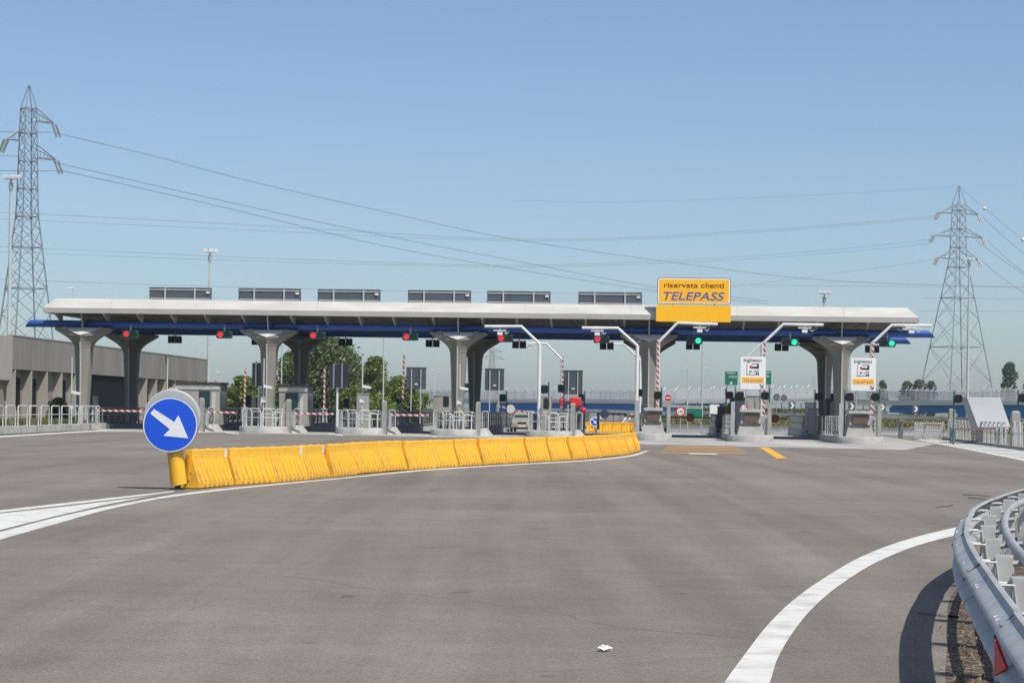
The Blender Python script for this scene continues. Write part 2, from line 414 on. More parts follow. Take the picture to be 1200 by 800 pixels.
# ------------------------------------------------------------------ painted markings
def strip(name, L_, R_, z, m, per=6):
    a = catmull([(*g2(*p), 0) for p in L_], per); b = catmull([(*g2(*p), 0) for p in R_], per)
    mb = MB()
    for i in range(len(a)-1): mb.poly([(a[i].x,a[i].y,z),(a[i+1].x,a[i+1].y,z),(b[i+1].x,b[i+1].y,z),(b[i].x,b[i].y,z)])
    o = mb.build(name, m, smooth=False, fix=True)
    if o.data.polygons[0].normal.z < 0: o.data.flip_normals()
    return struct(o)
strip('road_edge_line', [(1190,602),(1117,618.5),(1060,633),(1010,652),(965,678),(930,703),(900,732),(872,768),(849,800),(830,835)],
      [(1190,611),(1117,628),(1070,641),(1025,660),(985,685),(955,710),(932,737),(912,770),(902,800),(884,835)], .005, 'road_white')
strip('road_edge_line', [(-220,683),(0,623.5),(80,603),(150,589),(213,578.2),(300,569),(400,560),(500,550),(600,544),(680,539.5),(735,534),(757,528)],
      [(-220,696),(0,632.5),(60,615.5),(133,595.5),(210,581),(300,570.5),(400,561),(500,551.3),(600,545),(680,540.5),(738,535),(761,528)], .005, 'road_white')
sheet('painted_island', [g2(*p) for p in ((-200,628),(0,601.8),(80,593.2),(150,584.5),(187,579.5),(172,582),(120,592),(60,606),(0,621),(-200,674))], .005, 'road_white')
sheet('lane_line', [g2(*p) for p in ((-200,619),(0,597.8),(110,585.5),(204,575.2),(204,576.4),(110,588),(0,600.6),(-200,625.5))], .005, 'road_white')
# hatched gore on the right
strip('road_edge_line', [(1072,514.3),(1110,521),(1150,528.5),(1200,538),(1260,549)], [(1072,515),(1110,522.2),(1150,530),(1200,540),(1260,552)], .008, 'road_white')
hb = MB()
for k in range(15):
    y0 = 514.6 + k*1.62; y1 = y0 + 1.2
    def lx(y): return 1072 + (y-514.6)*5.15
    def rx(y): return min(1290, 1085 + max(0, (y-513.5))*9.2)
    a = [g2(lx(y0)+3,y0), g2(rx(y0),y0), g2(rx(y1),y1), g2(lx(y1)+3,y1)]
    hb.poly([(p[0],p[1],.010) for p in a])
o = hb.build('hatched_marking', 'road_white', smooth=False); struct(o)
if o.data.polygons[0].normal.z < 0: o.data.flip_normals()
# rumble strips and yellow line in front of the automatic lane
for i, (a, b, y) in enumerate(((783,862,522.6),(780,866,524.6),(777,870,527.0),(775,875,529.8))):
    struct(sheet('rumble_strip', [g2(a,y), g2(b,y+.9), g2(b+2,y+2.0), g2(a-1,y+1.0)], .008, 'road_yellow_worn'))
sheet('stop_line', [g2(806,531.0), g2(840,531.6), g2(842,532.6), g2(808,532.0)], .009, 'road_white')
sheet('yellow_line', [g2(890,524.2), g2(900,524.2), g2(922,536.8), g2(910,537.2)], .008, 'road_yellow')
# thin white base line before the kerbs
strip('kerb_line', [(-60,513.5),(0,510.8),(60,507.2),(125,503.6)], [(-60,515.4),(0,512.4),(60,508.6),(125,504.7)], .006, 'road_white')
for (a,b,y) in ((263,272,506.8),(385,394,508.6),(498,504,510.5)):
    sheet('lane_tip', [g2(a,y-1), g2(b+8,y+1.2), g2(b+8,y+2), g2(a,y+.3)], .009, 'road_white')
# beyond the station: white arrows on the exit road
strip('lane_line', [(727,497),(737,482)], [(730,497),(739,482)], .005, 'road_white')
strip('lane_line', [(732,497),(741,482)], [(735,497),(743,482)], .005, 'road_white')
strip('lane_line', [(703,490),(706,484),(716,481.5)], [(709,490),(712,485),(722,481.8)], .005, 'road_white')
# dark tyre scuffs in the foreground
for P in (((1128,578.8),(1150,580),(1160,581.4)), ((1134,582.5),(1146,583.4),(1155,584.4)), ((1096,594),(1110,592.5),(1117,591))):
    strip('tyre_mark', [(p[0],p[1]) for p in P], [(p[0],p[1]+.9) for p in P], .004, mat('tyre scuff', (.05,.047,.045), .9))
struct(sheet('manhole_scar', [g2(1076,716.5), g2(1124,722), g2(1124,724.5), g2(1076,719)], .004, mat('road joint', (.11,.1,.095), .9)))

# ================================================================== TOLL CANOPY
PIL = [toll(px, 440, 0)[0] for px in (98, 315, 537, 760, 985)]
sL = toll(50, 364, -1.25)[0]; sRr = toll(1077, 375, -1.25)[0]
can = thing('toll_canopy', 'long off white toll plaza roof with blue steel beams on concrete pillars', 'canopy', T(0,0,0), RZ)
z0, z1, z2 = 6.80, 7.10, 7.68
d0, d1 = -1.25, 13.6
def ring(ins, z): return [(sL+ins, d0+ins, z), (sRr-ins, d0+ins, z), (sRr-ins, d1-ins, z), (sL+ins, d1-ins, z)]
mb = MB(); a, b = ring(0, z1), ring(.62, z2)
mb.loft([a, b], caps=False); mb.poly(b); rslab = mb
MB().loft([ring(0.01, z0), ring(0.0, z1)], caps=False).build('roof_edge', 'lip', can)
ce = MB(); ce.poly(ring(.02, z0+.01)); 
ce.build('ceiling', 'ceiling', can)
pj = MB()
k = 0
s = sL + 2.4
while s < sRr: pj.box(s-.012, d0+.1, z0-.03, s+.012, d1-.1, z0+.005); s += 2.4
pj.build('ceiling_joint', 'bracket', can)
sj = MB(); s = sL + 4
while s < sRr-1:
    sj.hexa([(s-.012,d0+.0,z1-.01),(s+.012,d0+.0,z1-.01),(s+.012,d0+.64,z2+.006),(s-.012,d0+.64,z2+.006),(s-.012,d0-.006,z1+.01),(s+.012,d0-.006,z1+.01),(s+.012,d0+.6,z2+.012),(s-.012,d0+.6,z2+.012)]); s += 6.1
fuse('roof_slab', [(rslab,'white_roof'),(sj,'lip')], can)
bL = toll(30, 378, .35)[0]; bR = toll(1096, 393, .35)[0]
for d in (.35, 11.9):
    pts = []
    m_ = MB().tube([(bL+.0,d,6.22),(bR,d,6.22)], .215, 16)
    # slanted ends
    for i, v in enumerate(m_.v):
        if abs(v[0]-bL) < .01: m_.v[i] = (v[0]+(v[2]-6.0)*.7, v[1], v[2])
        if abs(v[0]-bR) < .01: m_.v[i] = (v[0]-(v[2]-6.0)*.9, v[1], v[2])
    m_.build('beam', 'blue_beam', can)
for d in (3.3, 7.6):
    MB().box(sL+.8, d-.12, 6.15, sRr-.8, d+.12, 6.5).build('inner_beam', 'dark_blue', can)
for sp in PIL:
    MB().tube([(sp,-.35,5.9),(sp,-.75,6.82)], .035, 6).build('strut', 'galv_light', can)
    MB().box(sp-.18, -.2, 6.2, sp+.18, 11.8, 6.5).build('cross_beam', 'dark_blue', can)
brk = []
prev = None
for i, sp in enumerate(PIL):
    for j in (-4, -3, -2, -1, 1, 2, 3, 4):
        s = sp + (j - math.copysign(.28, j)) * 2.0 * 1.0
        if s < sL+.2 or s > sRr-.3 or any(abs(s-q) < 1.0 for q in brk): continue
        brk.append(s)
for s in brk:
    MB().prism([(s-.05,-1.2,6.795),(s-.05,.35,6.795),(s-.05,.35,6.42),(s-.05,.08,6.34),(s-.05,-1.1,6.70)], (.1,0,0)).build('bracket', 'bracket', can)
    
# ------------------------------------------------------------------ pillars
def make_pillar(label):
    p = thing('canopy_pillar', label, 'pillar', (0,0,0), RZ, 'concrete pillars carrying the toll canopy')
    # height, half width, corner depth, mid x, mid depth, ridge depth
    prof = [(0,.27,.30,.13,.50,.66),(1.2,.30,.31,.15,.51,.68),(2.6,.36,.33,.18,.53,.70),(3.9,.42,.35,.21,.55,.73),(4.75,.46,.37,.23,.56,.76),(5.0,.53,.39,.26,.58,.80),(5.18,.66,.41,.32,.60,.84),
            (5.36,.86,.43,.44,.64,.90),(5.52,1.10,.45,.60,.70,.98),(5.80,1.58,.48,.88,.54,.66),(5.88,1.68,.48,.92,.46,.54),(5.98,1.60,.48,.96,.30,.32)]
    rings = []
    for z, hx, cy, mx, my, ry in prof:
        rings.append([(-hx,-cy,z),(-mx,-my,z),(0,-ry,z),(mx,-my,z),(hx,-cy,z),(hx,cy,z),(mx,my,z),(0,my*1.1,z),(-mx,my,z),(-hx,cy,z)])
    MB().loft(rings).build('shaft', 'pillar', p, smooth=False)
    for sg in (-1, 1):
        MB().hexa([(sg*.90,-.62,5.80),(sg*1.4,-.50,5.80),(sg*1.4,.8,5.80),(sg*.90,.8,5.80),(sg*.95,-.5,6.03),(sg*1.25,-.46,6.01),(sg*1.25,.7,6.01),(sg*.95,.7,6.03)]).build('head_block', 'pillar', p)
    sd_ = MB()  # thin overlay on the upward facet, carries its painted sunlight
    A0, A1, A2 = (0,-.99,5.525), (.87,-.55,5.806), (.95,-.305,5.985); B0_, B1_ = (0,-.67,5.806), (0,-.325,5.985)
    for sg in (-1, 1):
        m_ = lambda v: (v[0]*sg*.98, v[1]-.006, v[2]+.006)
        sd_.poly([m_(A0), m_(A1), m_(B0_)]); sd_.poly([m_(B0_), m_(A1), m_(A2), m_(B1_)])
    sd_.build('lit_saddle', 'lit_saddle', p, smooth=False)
    MB().tube([(0,-.72,0),(0,-.78,3.9),(0,-.86,4.8),(0,-.93,5.15)], .035, 8).build('drain_pipe', 'galv_light', p)
    return p
pnames = ['leftmost','second','third','fourth','rightmost']
proto = make_pillar('leftmost front concrete pillar of the toll canopy, beside the low building')
proto.location = T(PIL[0], 0, .0)
plabs = ['leftmost front concrete pillar of the toll canopy, beside the low building',
 'front concrete pillar rising behind the railing island with the small booth', 'front concrete pillar in the middle of the canopy, left of the bent white arms',
 'front concrete pillar just left of the yellow lettered board', 'rightmost front concrete pillar beside the last white ticket sign']
for i in range(1, 5): dup(proto, T(PIL[i], 0, 0), plabs[i])
for i in range(5):
    dup(proto, T(PIL[i], 11.6, 0), ['shaded rear pillar behind the leftmost front one','shaded rear pillar against the big tree','shaded rear pillar right of the middle front one','shaded rear pillar mostly hidden behind the one by the yellow board','shaded rear pillar left of the rightmost front one'][i])

# ------------------------------------------------------------------ boards on the roof (seen from the back)
def make_board():
    p = thing('roof_board', '', 'display board', (0,0,0), RZ, 'dark display boards on the canopy roof')
    MB().box(-1.85,-.06,.02,1.85,.08,.76).build('panel', 'board', p, bevel=.01)
    for x in (-.9,.87): MB().box(x-.04,-.15,-.10,x+.04,-.075,.72).build('post', 'galv_light', p)
    for z in (.10,.62): MB().box(-1.8,-.10,z-.025,1.8,-.068,z+.025).build('rail', 'galv_light', p)
    MB().box(1.55,-.13,.42,1.75,-.07,.54).build('socket', 'white_paint', p)
    return p
bp_ = make_board()
for i, xc in enumerate((211.5, 316, 409, 515, 608, 715)):
    s, z = toll(xc, 350, -.2)
    lb = ORD[i] + ' dark display board from the left on the canopy roof, seen from behind'
    if i == 0: bp_.location = T(s,-.2,7.66); bp_['label'] = lb
    else: dup(bp_, T(s,-.2,7.66), lb)

# ------------------------------------------------------------------ big yellow board
s0, zt = toll(770.5, 325, -1.6); s1, zb = toll(856, 357, -1.6); _, zbb = toll(812, 377, -1.6)
W_ = s1-s0; Hh = zt-zb - .0
ts = thing('overhead_sign', 'large yellow board lettered riservata clienti TELEPASS on the canopy edge', 'sign', T((s0+s1)/2, -1.6, zb), RZ)
MB().prism([(x, 0, z) for x, z in rrect(W_, Hh, .16, 6, 0, Hh/2)], (0,.08,0)).build('border', 'brown_ink', ts)
MB().prism([(x, -.006, z) for x, z in rrect(W_-.06, Hh-.06, .14, 6, 0, Hh/2)], (0,.03,0)).build('white_rim', 'white_sign', ts)
MB().prism([(x, -.012, z) for x, z in rrect(W_-.2, Hh-.2, .10, 6, 0, Hh/2)], (0,.03,0)).build('face', 'yellow_sign', ts)
text(ts, 'riservata clienti', .40, 0, Hh*.63, -.02, 'brown_ink', offset=.003, width=W_*.815)
text(ts, 'TELEPASS', .66, 0, Hh*.16, -.02, 'blue_ink', shear=.22, offset=.006, width=W_*.83)
hb_ = zb - zbb
MB().box(-W_/2-.05, 0, -hb_, W_/2+.03, .06, -.05).build('lower_panel', 'yellow_sign', ts)
for x in (-1.2, 1.2): MB().box(x-.04,.085,-hb_+.1,x+.04,.14,Hh-.1).build('post', 'galv', ts)
for x in (-1.2, 1.2): MB().box(x-.03,.14,-hb_+.35,x+.03,.36,-hb_+.41).build('brace', 'galv', ts)

# ------------------------------------------------------------------ traffic lights under the canopy
def make_light(red):
    p = thing('lane_signal', '', 'traffic light', (0,0,0), RZ, 'lane signals hanging under the canopy')
    MB().prism([(x,-.12,z) for x, z in rrect(.92,.44,.08)], (0,.24,0)).build('housing', 'dark_green', p)
    MB().disc((-.23,0,0), .165, -.15, -.12).build('lens', 'red_on' if red else 'lens_off', p)
    MB().disc((.23,0,0), .165, -.15, -.12).build('lens', 'lens_off_green' if red else 'green_on', p)
    for x in (-.23, .23):
        v = MB(); n = 12
        for k in range(n):
            a0 = R(-10 + 200*k/n); a1 = R(-10+200*(k+1)/n); r0, r1 = .195, .205
            v.hexa([(x+r0*math.cos(a0),-.30,r0*math.sin(a0)),(x+r0*math.cos(a1),-.30,r0*math.sin(a1)),(x+r0*math.cos(a1),-.12,r0*math.sin(a1)),(x+r0*math.cos(a0),-.12,r0*math.sin(a0)),
                    (x+r1*math.cos(a0),-.30,r1*math.sin(a0)),(x+r1*math.cos(a1),-.30,r1*math.sin(a1)),(x+r1*math.cos(a1),-.12,r1*math.sin(a1)),(x+r1*math.cos(a0),-.12,r1*math.sin(a0))])
        v.build('visor', 'dark_green', p)
    MB().box(-.04,.0,.2,.04,.06,.62).build('hanger', 'galv_dark', p)
    return p
ra = make_light(True); ga = make_light(False)
for i, (x, y) in enumerate(((153,391.2),(263,392),(372,393),(481,394.5),(592,396.4),(705,397.5))):
    s, z = toll(x, y, -.9)
    lb = ['red lane signal lit above the lane by the leftmost pillar','second red lane signal from the left under the canopy','red lane signal in front of the shaded rear pillar by the big tree',
          'red lane signal just left of the middle front pillar','red lane signal under the first bent white arm','red lane signal under the second bent white arm'][i]
    if i == 0: ra.location = T(s,-.9,z); ra['label'] = lb
    else: dup(ra, T(s,-.9,z), lb)
for i, (x, y) in enumerate(((813.5,399),(926,400.8),(1040,402))):
    s, z = toll(x, y, -.9); lb = ['green lane signal lit below the yellow lettered board','green lane signal lit between the two white ticket signs','green lane signal lit near the right end of the canopy'][i]
    if i == 0: ga.location = T(s,-.9,z); ga['label'] = lb
    else: dup(ga, T(s,-.9,z), lb)
def make_lbox():
    p = thing('lane_board', '', 'display board', (0,0,0), RZ, 'small black boards under the rear beam')
    MB().box(-.44,-.09,-.22,-.02,.09,.22).build('panel', 'black', p); MB().box(.02,-.09,-.22,.44,.09,.22).build('panel', 'black', p)
    for x in (-.34,-.12,.12,.34): MB().box(x-.06,-.13,.2,x+.06,-.02,.27).build('clamp', 'galv_light', p)
    MB().box(-.03,-.03,.2,.03,.03,.7).build('hanger', 'galv_dark', p)
    return p
lb0 = make_lbox()
for i, (x, y) in enumerate(((205,398),(303,400),(405,401),(507,402.5),(608.5,404),(711,405.5),(812,405.5),(916,407),(1022,409))):
    s, z = toll(x, y, 11.2); lab = ORD[i] + ' small black board from the left, hanging under the rear beam of the canopy'
    if i == 0: lb0.location = T(s,11.2,z); lb0['label'] = lab
    else: dup(lb0, T(s,11.2,z), lab)

# ------------------------------------------------------------------ bent antenna arms
def arm(name_label, pts, d, base_px, r=.1, heads=(), basez=.3, color='white_paint', group='bent white antenna arms over the lanes'):
    P = [toll(x, y, d) for x, y in pts]
    sb = P[-1][0]
    p = thing('antenna_gantry', name_label, 'gantry', T(sb, d, basez), RZ, group)
    poly = [(q[0]-sb, 0, q[1]-basez) for q in P] + [(0,0,0)]
    MB().tube(poly[:-2]+[poly[-2]], r*.8, 8).build('arm', color, p)
    MB().tube([poly[-2], (0,0,0)], r, 10).build('post', color, p)
    MB().tube([(0,0,0),(0,0,.05)], r*1.8, 10).build('base_plate', 'galv', p)
    for (hx, hy) in heads:
        q = toll(hx, hy, d); x, z = q[0]-sb, q[1]-basez
        MB().box(x-.36,-.18,z-.06,x+.36,.18,z+.0).build('bracket_plate', 'white_paint', p)
        MB().box(x-.15,-.14,z-.30,x+.15,.14,z-.07).build('antenna', 'white_sign', p, bevel=.02)
        MB().tube([(x,0,z),(x,0,z+.25)], .03, 6).build('stem', 'galv', p)
        MB().tube([(x+.2,-.1,z-.1),(x+.42,-.1,z-.22),(x+.5,-.1,z-.1)], .02, 5).build('cable', 'white_paint', p)
    return p
arm('bent white arm over the lane with the beige car', [(568,382.3),(611,382.3),(632.5,403)], -3, None, heads=[(586,386.5)])
arm('thin bent arm standing farther back, right of the first white arm', [(612,401.8),(640,402.3),(658.5,421)], 28, None, heads=[(621,404)], r=.09)
arm('bent white arm left of the yellow lettered board', [(682,384),(724,384.3),(747,405)], -3, None, heads=[(700,387)])
arm('thin bent arm farther back, hidden beside the pillar near the yellow board', [(700,402.8),(731,403),(750.5,422)], 28, None, heads=[(714,405.5)], r=.09)
arm('bent white arm reaching right from below the yellow lettered board', [(841,379.8),(794,378.3),(771.5,401)], -7, None, heads=[(820,383)])
arm('bent white arm above the left white ticket sign', [(965,380.6),(918,379.8),(893.5,403)], -7, None, heads=[(943,383.5)])
arm('thin bent arm behind the left white ticket sign', [(925,400),(893,401.5),(873,421)], 28, None, r=.08)
arm('bent white arm above the right white ticket sign', [(1092,381.6),(1045,380.8),(1021.5,403)], -7, None, heads=[(1068,384)])

# ------------------------------------------------------------------ islands
def outline(w_, d0, d1, n=10, rf=None):
    hw = w_/2; rf = rf or hw*.8; pts = []
    for k in range(n+1):
        a = math.pi*k/n; pts.append((-hw*math.cos(a), d0+rf-rf*math.sin(a)))
    pts += [(hw, d1), (-hw, d1)]
    return pts
def make_island_body(p, w_, d0, d1, h=.34):
    ol = outline(w_, d0, d1)
    MB().loft([[(x,y,.0) for x,y in ol],[(x,y,h-.04) for x,y in ol],[(x*.975,y+.02,h) for x,y in ol]]).build('kerb', 'kerb', p)
def hoop(p, x, y, w_, h, z0, dx=1, dy=0, r=.028, m='galv_light', name='hoop', q=True):
    """inverted U, centre x,y, direction (dx,dy)"""
    L_ = math.hypot(dx, dy); dx /= L_; dy /= L_
    c = min(.12, w_*.35); P = []
    def pt(u, z): return (x+dx*u, y+dy*u, z)
    P = [pt(-w_/2,z0), pt(-w_/2,z0+h-c), pt(-w_/2+c*.3,z0+h-c*.3), pt(-w_/2+c,z0+h), pt(w_/2-c,z0+h), pt(w_/2-c*.3,z0+h-c*.3), pt(w_/2,z0+h-c), pt(w_/2,z0)]
    return MB().tube(P, r, 6).build(name, m, p)
def bars(p, x, ya, yb, z0, h, step=1.5, m='galv_dark', r=.04, name='side_fence'):  # galvanised bars; the default dark tone holds the canopy shade
    mb = MB(); y = ya
    while y <= yb: mb.box(x-r, y-r, z0, x+r, y+r, z0+h); y += step
    mb.box(x-.025, ya, z0+h, x+.025, yb, z0+h+.05); mb.box(x-.02, ya, z0+.12, x+.02, yb, z0+.17); mb.box(x-.02, ya, z0+h*.55, x+.02, yb, z0+h*.55+.04)
    return mb.build(name, m, p, smooth=False)
EXD0, EXD1 = -4.5, 30
isl = {}
def exit_island(key, px, w_, label, group='kerbed lane islands with grey railings'):
    s = toll(px, 500, EXD0)[0]
    p = thing('lane_island', label, 'traffic island', T(s,0,0), RZ, group)
    make_island_body(p, w_, EXD0, EXD1)
    z = .34; hw = w_/2
    ol = outline(w_*.84, EXD0+.3, 0, 6)
    for k in range(6):
        a = Vector((*ol[k],0)); b = Vector((*ol[k+1],0)); c = (a+b)/2; dd = b-a
        hoop(p, c.x, c.y, dd.length*.9, 1.0 if k % 2 else .86, z, dd.x, dd.y)
    for k, (hx, hy, ww, hh) in enumerate(((-hw*.5,EXD0+1.6,.8,1.02),(hw*.1,EXD0+1.7,.9,.72),(hw*.58,EXD0+1.5,.6,1.0),(-hw*.1,EXD0+2.6,1.0,1.05),(hw*.45,EXD0+3.0,.7,.8))):
        hoop(p, hx, hy, ww, hh, z)
    mb = MB()
    for k in range(6):
        for zz in (.52,): mb.tube([(*ol[k], z+zz), (*ol[k+1], z+zz)], .022, 5)
    mb.build('mid_rail', 'galv_light', p)
    for sg in (-1, 1):
        hoop(p, sg*(hw-.12), EXD0+2.0, 1.1, 1.0, z, 0, 1)
        bars(p, sg*(hw-.1), EXD0+3, EXD1-1, z, .95)
        MB().box(sg*(hw-.16), EXD0+4.2, z, sg*(hw+.02), EXD1-1, z+.14).build('plinth', 'galv_dark', p)
    # end block and buffer kerb at the right of the nose
    MB().loft([[(hw+.08,EXD0+1.2,0),(hw+.62,EXD0+1.4,0),(hw+.62,EXD0+4,0),(hw+.08,EXD0+4,0)],[(hw+.08,EXD0+1.3,.42),(hw+.3,EXD0+1.5,.42),(hw+.3,EXD0+4,.42),(hw+.08,EXD0+4,.42)]]).build('buffer_kerb', 'kerb', p)
    hoop(p, hw+.3, EXD0+2.0, .35, 1.0, .4)
    # square concrete bollard
    MB().loft([[(hw-.16,EXD0+.9,.0),(hw+.1,EXD0+.9,.0),(hw+.1,EXD0+1.16,.0),(hw-.16,EXD0+1.16,.0)],[(hw-.16,EXD0+.9,1.86),(hw+.1,EXD0+.9,1.86),(hw+.1,EXD0+1.16,1.86),(hw-.16,EXD0+1.16,1.86)],[(hw-.1,EXD0+.96,1.93),(hw+.04,EXD0+.96,1.93),(hw+.04,EXD0+1.1,1.93),(hw-.1,EXD0+1.1,1.93)]]).build('concrete_post', 'concrete', p)
    isl[key] = (s, hw, p)
    return p
exit_island(1, 203, 2.9, 'kerbed lane island partly hidden by the round blue sign')
exit_island(2, 305.5, 2.9, 'kerbed island with looped railing below the second front pillar')
exit_island(3, 419, 2.85, 'kerbed island with looped railing and grey cabinet, between two front pillars')
exit_island(4, 530.5, 2.75, 'kerbed island with looped railing below the middle front pillar')
exit_island(5, 643, 2.7, 'kerbed island with looped railing right of the beige car')

# red and white lane arms on exit lanes
def lane_arm(label, s0_, s1_, d, z, r=.055, tilt=0, disc_at=None, pole=True, m='stripe', cat='barrier arm'):
    L_ = s1_-s0_
    p = thing('lane_barrier', label, cat, T(s0_, d, 0), RZ, 'red and white lane barriers')
    a = MB().box(0,-r,-r,L_,r,r).build('arm', m, p, loc=(0,0,z)); a.rotation_euler = (0, -tilt, 0)
    sgn = 1 if L_ > 0 else -1
    MB().box(-.07,-.08,.3,.09,.08,z+.1).build('drive_box', 'galv', p, bevel=.02)
    if disc_at is not None:
        x = disc_at; zz = z + math.sin(tilt)*x
        MB().disc((x*math.cos(tilt),0,zz), .29, -.1, -.07).build('disc', 'white_sign' if m == 'stripe' else 'lens_off', p)
    return p
def isx(k, side): s, hw, _ = isl[k]; return s + side*hw
lane_arm('red and white arm across the far left lane by the leftmost pillar', toll(113,480,-3.6)[0], isx(1,-1)-.1, -3.6, 1.12)
lane_arm('red and white arm just right of the round blue sign', isx(1,1)+.3, isx(2,-1)-.1, -3.6, 1.12)
lane_arm('red and white arm in the lane in front of the small booth', isx(2,1)+.3, isx(3,-1)-.1, -3.6, 1.12)
lane_arm('red and white arm in the lane left of the middle front pillar', isx(3,1)+.3, isx(4,-1)-.1, -3.6, 1.12)
lane_arm('slanting white arm with round disc above the beige car', toll(583,478,18)[0], toll(622,478,18)[0], 18, 1.75, tilt=-R(13), disc_at=.9)
lane_arm('red and white arm with white disc over the farther yellow barriers', toll(735,484,22)[0]-0, toll(735,484,22)[0]+.001, 22, 1.35) if False else None
sx0, _ = toll(701,484,14); sx1, _ = toll(735,484,14)
lane_arm('red and white arm with white disc beyond the yellow barrier row', sx0, sx1, 14, 1.3, disc_at=.4)

# ------------------------------------------------------------------ entry islands with ticket machines
END0 = -12
def entry_island(px, w_, label, key):
    s = toll(px, 515, END0)[0]; hw = w_/2
    p = thing('lane_island', label, 'traffic island', T(s,0,0), RZ, 'kerbed islands of the entry lanes')
    make_island_body(p, w_, END0, EXD1, .36)
    z = .36; D = END0
    # crash block: sloping concrete cheeks with pale cap and rusty recess
    MB().loft([[(-hw*.62,D+.9,z),(hw*.62,D+.9,z),(hw*.62,D+3.4,z),(-hw*.62,D+3.4,z)],[(-hw*.48,D+1.2,z+.62),(hw*.48,D+1.2,z+.62),(hw*.48,D+3.4,z+.62),(-hw*.48,D+3.4,z+.62)]]).build('crash_block', 'concrete', p)
    MB().loft([[(-hw*.46,D+1.05,z+.62),(hw*.46,D+1.05,z+.62),(hw*.46,D+3.4,z+.62),(-hw*.46,D+3.4,z+.62)],[(-hw*.38,D+1.3,z+1.2),(hw*.38,D+1.3,z+1.2),(hw*.38,D+3.4,z+1.2),(-hw*.38,D+3.4,z+1.2)]]).build('housing', 'concrete', p)
    MB().box(-hw*.32,D+1.0,z+.68,hw*.32,D+1.3,z+1.05).build('recess_panel', 'brown_metal', p)
    MB().box(-hw*.5,D+.9,z+1.2,hw*.5,D+3.4,z+1.36).build('cap', 'kerb', p, bevel=.02)
    for sg, m_ in ((-1,'galv'),(1,'concrete')):
        MB().box(sg*hw*.82-.1,D+1.0,z-.02,sg*hw*.82+.1,D+1.2,z+1.75).build('guard_post', m_, p)
    # side rails receding
    for sg in (-1, 1):
        y = D+2.2
        while y < -1.0:
            hoop(p, sg*(hw-.14), y, 1.3, 1.05, z, 0, 1); y += 1.5
        mb = MB()
        for zz in (.3,.55,.8): mb.box(sg*(hw-.14)-.02, D+1.6, z+zz, sg*(hw-.14)+.02, -1.5, z+zz+.04)
        mb.build('side_rail', 'galv_light', p)
        bars(p, sg*(hw-.1), 0, EXD1-1, z, 1.0)
        MB().box(sg*(hw-.2), -1, z, sg*(hw+.02), EXD1-1, z+.2).build('plinth', 'galv_dark', p)
    # ticket machines under the roof
    MB().box(-.45,2.0,z,.35,3.0,z+1.9).build('ticket_machine', 'galv_dark', p, bevel=.04)
    MB().box(-.5,5.0,z,.5,7.2,z+2.1).build('machine_cabinet', 'booth_dark', p, bevel=.04)
    isl[key] = (s, hw, p)
    return p
entry_island(765, 2.0, 'entry island with rusty fronted crash block at the end of the yellow barriers', 6)
entry_island(881, 2.35, 'entry island with crash block below the left white ticket sign', 7)
entry_island(1010, 2.45, 'entry island with crash block below the right white ticket sign', 8)

# dark boom with a round disc in the automatic lane, and another across the next one
lane_arm('dark boom with round disc across the lane below the yellow board', *[toll(774,491,20)[0], toll(834,491,20)[0]], 20, 1.15, disc_at=2.0, m='black', r=.05)
lane_arm('dark boom with round disc in front of the grassy bank', *[toll(902,490,24)[0], toll(920,490,24)[0]], 24, 1.15, disc_at=.35, m='black', r=.05)

# raised barrier arms (striped poles)
def raised(label, x, ytop, d, lean=0, zb=.9, r=.06, m='stripe'):
    s, zt = toll(x, ytop, d)
    p = thing('raised_barrier', label, 'barrier arm', T(s, d, .34), RZ, 'raised red and white barrier arms')
    L_ = zt-.34
    a = MB().box(-r,-.04,zb,r,.04,L_).build('arm', m, p); a.rotation_euler = (0, lean, 0)
    MB().box(-.2,-.2,0,.2,.2,zb+.15).build('drive_box', 'galv', p, bevel=.02)
    return p
raised('raised striped arm against the sky left of the second front pillar', 287, 431, 22, .01)
raised('raised striped arm in front of the big tree', 380.5, 431, 22)
raised('raised striped arm left of the middle grey boards', 472.5, 415, 16, .012)
raised('raised striped arm leaning beside the shaded rear middle pillar', 561, 425, 22, .035)
raised('raised striped arm against the post left of the right dark board', 659.5, 418, 24, 0)
raised('tall raised striped arm under the yellow lettered board', 771.5, 398, -7.4, 0, r=.07, m='stripe_big')
raised('tall raised striped arm behind the left white ticket sign', 896, 399, -7.4, 0, r=.07, m='stripe_big')
raised('tall raised striped arm behind the right white ticket sign', 1023, 400, -7.4, 0, r=.07, m='stripe_big')

